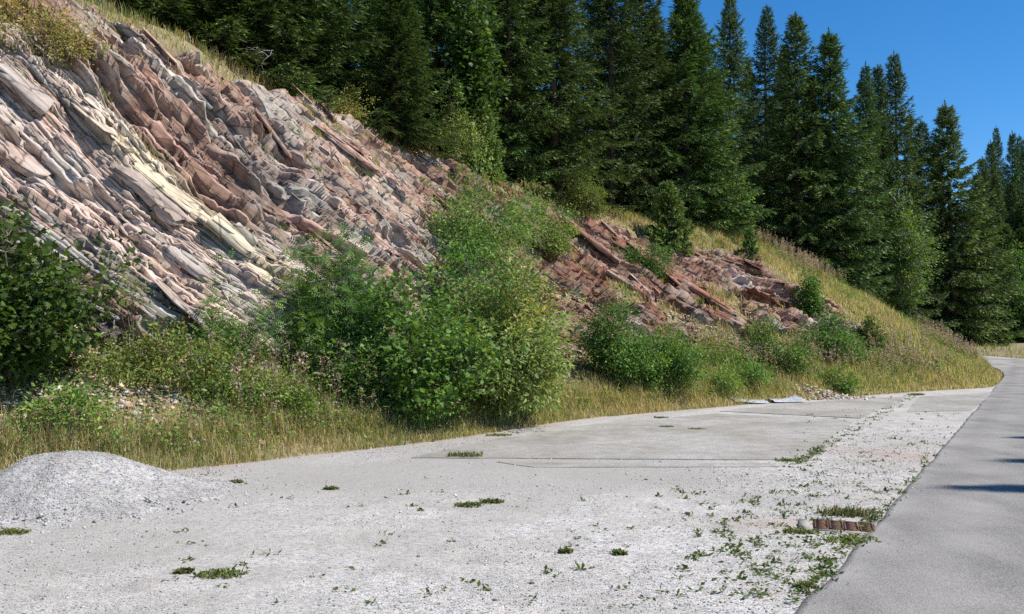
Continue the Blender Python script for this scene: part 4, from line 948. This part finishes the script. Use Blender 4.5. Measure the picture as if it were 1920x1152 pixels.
# ------------------------------------------------------------------ concrete slabs on the lot
def slab_poly(pts, z, name, label, mat=M_concrete, th=.08):
    """a thin slab from pixel corners laid on the lot, edges broken up"""
    W = []
    for px, py in pts:
        rr_ = ray(px, py); d = (z-CAMZ)/rr_[2]; W.append(np.array([rr_[0]*d, d]))
    W = np.array(W); out = []
    for i in range(len(W)):
        a, b = W[i], W[(i+1) % len(W)]; L = np.linalg.norm(b-a); m = max(2, int(L/.18)); nn_ = np.array([-(b-a)[1], (b-a)[0]])/L
        for t in np.linspace(0, 1, m, endpoint=False):
            out.append(a + (b-a)*t + nn_*(.035*(float(fbm(a[0]+t*L*3, i*7.1, 5, 3))-.5)))
    out = np.array(out); n = len(out)
    top = np.column_stack([out, np.full(n, z)]); bot = np.column_stack([out, np.full(n, z-th)])
    me = bpy.data.meshes.new(name); me.from_pydata([tuple(q) for q in np.concatenate([top, bot])], [], [tuple(range(n))] + [(i, n+i, n+(i+1) % n, (i+1) % n) for i in range(n)])
    me.update(); me.materials.append(mat); o = bpy.data.objects.new(name, me); COL.objects.link(o)
    tag(o, label, 'concrete slab', 'concrete slabs set in the lot', 'structure'); return o
slab_poly([(1488, 862), (770, 858), (1010, 806), (1340, 775), (1602, 790)], .024, 'concrete_slab', 'large worn concrete slab in the middle of the lot')
slab_poly([(1614, 784), (1350, 771), (1480, 757), (1600, 748), (1700, 745)], .024, 'concrete_slab', 'far concrete slab before the fireweed bank')
slab_poly([(1440, 869), (1460, 875), (1000, 876), (930, 866), (1100, 868)], .021, 'concrete_slab', 'narrow broken concrete strip along the near slab joint')
slab_poly([(1700, 772), (1724, 744), (1862, 736), (1822, 770)], .021, 'concrete_slab', 'concrete patch between the lot and the far road edge')

# ------------------------------------------------------------------ drain grate
def box(acc, c, s):
    x, y, z = s; V = np.array([[i, j, k] for i in (-.5, .5) for j in (-.5, .5) for k in (-.5, .5)])*np.array(s) + np.array(c)
    acc.add(V, np.array([[0, 1, 3, 2], [4, 6, 7, 5], [0, 4, 5, 1], [2, 3, 7, 6], [0, 2, 6, 4], [1, 5, 7, 3]]))
gp = at(1582, 989, 7.62); gp[2] = float(lotz(*xy2uv(gp[0], gp[1]))) + .002
ge = empty('drain_grate', gp, R(-19)); tag(ge, 'rusty iron drain grate set beside the asphalt edge', 'drain grate')
a_ = Acc(); box(a_, (0, 0, -.06), (.50, .36, .02)); a_.mesh('pit', M_pit, ge)
a_ = Acc(); box(a_, (-.32, 0, -.018), (.12, .40, .05)); box(a_, (0, .205, -.02), (.52, .045, .05)); box(a_, (0, -.205, -.02), (.52, .045, .05)); box(a_, (.268, 0, -.02), (.024, .41, .05)); a_.mesh('concrete_rim', M_kerb, ge)
for k in range(4):
    a_ = Acc(); cx = -.186 + .124*k
    for yy in (-.175, .175): box(a_, (cx, yy, 0), (.118, .018, .03))
    for xx in (-.052, .052): box(a_, (cx+xx, 0, 0), (.014, .332, .03))
    for j in range(8): box(a_, (cx, -.145+.0415*j, -.003), (.09, .016, .022))
    a_.mesh('grate_panel', M_iron, ge)

# ------------------------------------------------------------------ two bent metal sheets
def sheet(px0, px1, py, h0, h1, seed, label, flip):
    r2 = np.random.default_rng(seed); A_, B_ = at(px0, py, 1), at(px1, py, 1)
    d = hit((px0+px1)/2, py)[1]; a, b = at(px0, py, d), at(px1, py-1.5, d+.3); a[2] = b[2] = .03
    n, m = 26, 15; V = np.zeros((n, m, 3)); L = b-a; Ld = L/np.linalg.norm(L); S = np.array([-Ld[1], Ld[0], 0])
    for i in range(n):
        f = i/(n-1); g = 1-f if not flip else f
        hh_ = h0 + (h1-h0)*f; tw = .15 + .5*g
        for j in range(m):
            c = j/(m-1)-.5; corr = .011*math.cos(c*math.pi*7)
            yy = c*.55; zz = hh_*(.35 + (c*.9+.45)*g*1.1) + corr + .05*math.sin(c*math.pi+1.5)*(1-g)
            V[i, j] = a + L*f + S*yy + np.array([0, 0, max(.005, zz)]) + np.array([0, 0, .012*math.sin(f*5+seed)])
    i_ = np.arange(n*m).reshape(n, m); Fm = np.stack([i_[:-1, :-1], i_[1:, :-1], i_[1:, 1:], i_[:-1, 1:]], -1).reshape(-1, 4)
    o = mk('metal_sheet', V.reshape(-1, 3), Fm, M_zinc, None, None, True); md = o.modifiers.new('thickness', 'SOLIDIFY'); md.thickness = .008
    tag(o, label, 'metal sheet', 'bent metal sheets lying at the lot edge'); return o
sheet(1368, 1432, 757, .16, .05, 1, 'bent ribbed metal sheet with its raised end towards the central shrubs', False)
sheet(1442, 1502, 756, .03, .10, 2, 'bent ribbed metal sheet with its raised end towards the rubble', True)

# ------------------------------------------------------------------ weeds on the lot
WEED = [np.array(c)*1.35 for c in [(.068, .112, .026), (.09, .14, .034), (.06, .09, .026), (.11, .11, .045)]]
def tuft(px, py, w_px, label, seed, hgt=.06, group=None):
    r2 = np.random.default_rng(seed); rr_ = ray(px, py); d = -CAMZ/rr_[2]; c = np.array([rr_[0]*d, d, 0.0]); w = w_px/F_PX*d
    n = int(130 + 380*w); q = np.clip(r2.normal(0, 1, (n, 2)), -1.7, 1.7)*np.array([w*.26, w*.15]); q = q[np.abs(r2.normal(0, 1, n)) < 2]; n = len(q)
    u, v = xy2uv(c[0]+q[:, 0], c[1]+q[:, 1]); P = np.column_stack([q, lotz(u, v)+.003])
    V, F4, F3, C = blades(P, hgt*r2.uniform(.4, 1.3, n), .006, 1.1, WEED + STRAW[1:2], r2)
    ac = Acc(); ac.add(V, F4, C); ac.F[3].append(F3); k = r2.integers(0, n, n//2)
    leaves(ac, P[k] + [0, 0, .01], unit(np.column_stack([r2.normal(0, 1, (len(k), 2)), np.full(len(k), .25)])), .035, 'oval', WEED, r2)
    o = ac.mesh('weed_tuft', M_leaf); o.location = c; tag(o, label, 'weeds', group or 'weed tufts on the lot'); return o
for i, (px, py, w, lb) in enumerate([
  (872, 858, 70, 'bright green weed tuft on the near joint of the concrete slab'), (935, 818, 50, 'weed tuft close to the straw grass edge of the lot'),
  (1175, 772, 26, 'small weed tuft at the grass edge far across the lot'), (1240, 785, 26, 'small weed tuft on the far concrete, nearer the sheets'),
  (1250, 803, 28, 'thin weed streak on the concrete slab, before the small tuft'), (1306, 807, 34, 'thin weed streak on the slab, right of a similar one'),
  (877, 951, 50, 'flat weed patch in the middle of the gravel'), (925, 945, 44, 'darker weed patch right beside the flat one in mid gravel'),
  (415, 1081, 95, 'long mossy weed patch in the foreground gravel'), (345, 1076, 34, 'small weed tuft just left of the long mossy patch'),
  (443, 907, 24, 'small brownish weed tuft right of the gravel heap'), (620, 920, 28, 'small weed tuft between the heap and the slab'),
  (1060, 1038, 28, 'small star shaped weed in the foreground gravel'), (1162, 1042, 26, 'small star shaped weed nearer the drain'),
  (18, 1002, 70, 'weedy clump at the foot of the gravel heap'), (1475, 866, 42, 'weed strip at the broken corner of the slab'),
  (1590, 966, 120, 'dense weeds growing behind the drain grate'), (1596, 1017, 105, 'dense weeds growing before the drain grate'),
  (1500, 1000, 60, 'weeds at the concrete end of the drain'), (1508, 1105, 34, 'leafy weed on the asphalt edge in the foreground'), (1718, 742, 30, 'green weed clump at the far corner of the concrete')]):
    tuft(px, py, w, lb, 200+i, .075 if i in (0, 16, 20) else .03)
# many small rosettes
r = np.random.default_rng(90); Q = []
for _ in range(230): Q.append((r.normal(1450, 100), r.uniform(925, 1125)))
for _ in range(170): Q.append((r.uniform(1480, 1800), r.uniform(770, 930)))
for _ in range(170):
    f = r.uniform(0, 1)**1.3; Q.append((1495+f*215+r.normal(0, 7), 868-f*125+r.normal(0, 3)))
for _ in range(110):
    f = r.uniform(0, 1)**.7; Q.append((1478+f*300+r.normal(0, 6), 1150-f*305*(1.13-.13*f)+r.normal(0, 4)))
for _ in range(60): Q.append((r.uniform(300, 1300), r.uniform(900, 1140)))
wa = Acc()
for px, py in Q:
    if py < 700: continue
    rr_ = ray(px, py); d = -CAMZ/rr_[2]; x, y = rr_[0]*d, d; u, v = xy2uv(x, y)
    if v < 1.22 or v > V0(u): continue
    n = int(r.integers(4, 16)); s = r.uniform(.015, .045); p = np.column_stack([x + r.normal(0, s, n), y + r.normal(0, s, n), np.full(n, float(lotz(u, v))+.006)])
    leaves(wa, p, unit(np.column_stack([r.normal(0, 1, (n, 2)), np.full(n, .3)])), .04, 'willow' if r.uniform() < .5 else 'oval', WEED, r)
tag(wa.mesh('weeds', M_leaf), 'tiny green weeds scattered through the gravel near the drain', 'weeds', kind='stuff')
# dead grey twigs on the crest and bark sliver
def dead(px, py, depth, size, seed, label):
    r2 = np.random.default_rng(seed); a = Acc(); c = at(px, py, depth)
    for k in range(4):
        p = r2.normal(0, .12, 3); d = unit(np.array([-.6, -.2, -.3]) + r2.normal(0, .6, 3)*[1, .5, .9]); pts = [p.copy()]
        for j in range(6): d = unit(d + r2.normal(0, .35, 3)); p = p + d*size/6; pts.append(p.copy())
        a.add(*tube(pts, np.linspace(.009, .002, 7), 4))
        for j in range(2, 6):
            e = unit(r2.normal(0, 1, 3)*[1, .6, .8] + d*.8); q_ = pts[j]
            a.add(*tube([q_, q_+e*size*.16+r2.normal(0, .01, 3), q_+e*size*.3+np.array([0, 0, -.03])], [.005, .003, .0015], 3))
    o = a.mesh('dead_branch', M_pale, smooth=True); o.location = c; tag(o, label, 'dead branch'); return o
dead(505, 95, 21.6, .75, 1, 'bare grey dead branch hanging in front of the crest spruces')
dead(1622, 640, 37.2, .5, 2, 'bare grey twigs beside the very dark bush on the slope')

# rubble fan by the far sheets and a few odd stones
rub_c = hit(1520, 736); r = np.random.default_rng(95); n = 700
q = r.normal(0, 1, (n, 2))*np.array([.75, .45]); X, Y = rub_c[0]+q[:, 0], rub_c[1]+q[:, 1]
V, F, C = stones(np.column_stack([X, Y, Hxy(X, Y)+.03+.16*np.exp(-(q[:, 0]/.7)**2-(q[:, 1]/.45)**2)*r.uniform(0, 1, n)]), np.clip(.05*np.exp(r.normal(0, .4, n)), .02, .13), PINK, r, .6)
tag(mk('rubble', V, F, M_stone, None, C), 'spill of pale rock rubble beside the bent metal sheets', 'rubble', kind='stuff')
def odd(px, py, size, col, name, label, cat, seed, mat=None, stretch=(1, .8, .6)):
    r2 = np.random.default_rng(seed); rr_ = ray(px, py); d = -CAMZ/rr_[2]
    bm_n = 9; V = []
    th = np.linspace(0, 2*math.pi, bm_n, endpoint=False)
    for z, f in ((0, .8), (.35, 1.0), (.75, .75)):
        V += [[math.cos(t)*f*r2.uniform(.8, 1.15)*stretch[0], math.sin(t)*f*r2.uniform(.8, 1.15)*stretch[1], (z+r2.normal(0, .06))*stretch[2]] for t in th]
    V += [[0, 0, stretch[2]*.95], [0, 0, 0]]; V = np.array(V)*size
    F4 = [[k*bm_n+i, k*bm_n+(i+1) % bm_n, (k+1)*bm_n+(i+1) % bm_n, (k+1)*bm_n+i] for k in range(2) for i in range(bm_n)]
    F3 = [[2*bm_n+i, 2*bm_n+(i+1) % bm_n, 3*bm_n] for i in range(bm_n)] + [[(i+1) % bm_n, i, 3*bm_n+1] for i in range(bm_n)]
    o = mk(name, V, [np.array(F4), np.array(F3)], mat or M_stone, None, np.tile(np.array(col), (len(V), 1)))
    u, v = xy2uv(rr_[0]*d, d); o.location = (rr_[0]*d, d, float(lotz(u, v))-.003); o.rotation_euler = (0, 0, r2.uniform(0, 6)); tag(o, label, cat); return o
odd(997, 1097, .026, (.10, .10, .115), 'stone', 'dark grey stone lying in the middle of the foreground gravel', 'stone', 1)
odd(1477, 1135, .026, (.17, .18, .2), 'stone', 'blue grey stone at the asphalt edge in the foreground', 'stone', 2)
odd(928, 1129, .022, (.14, .11, .10), 'stone', 'small brownish stone low in the foreground gravel', 'stone', 3)
odd(1421, 1063, .022, (.6, .6, .58), 'stone', 'small white stone among the weeds near the drain', 'stone', 4)
odd(785, 1046, .022, (.16, .16, .17), 'stone', 'small grey stone between the mossy patch and the middle gravel', 'stone', 5)
odd(1443, 1118, .06, (.5, .33, .2), 'wood_sliver', 'thin tan wood sliver lying in the gravel near the asphalt', 'wood', 6, M_wood, (1, .16, .12))
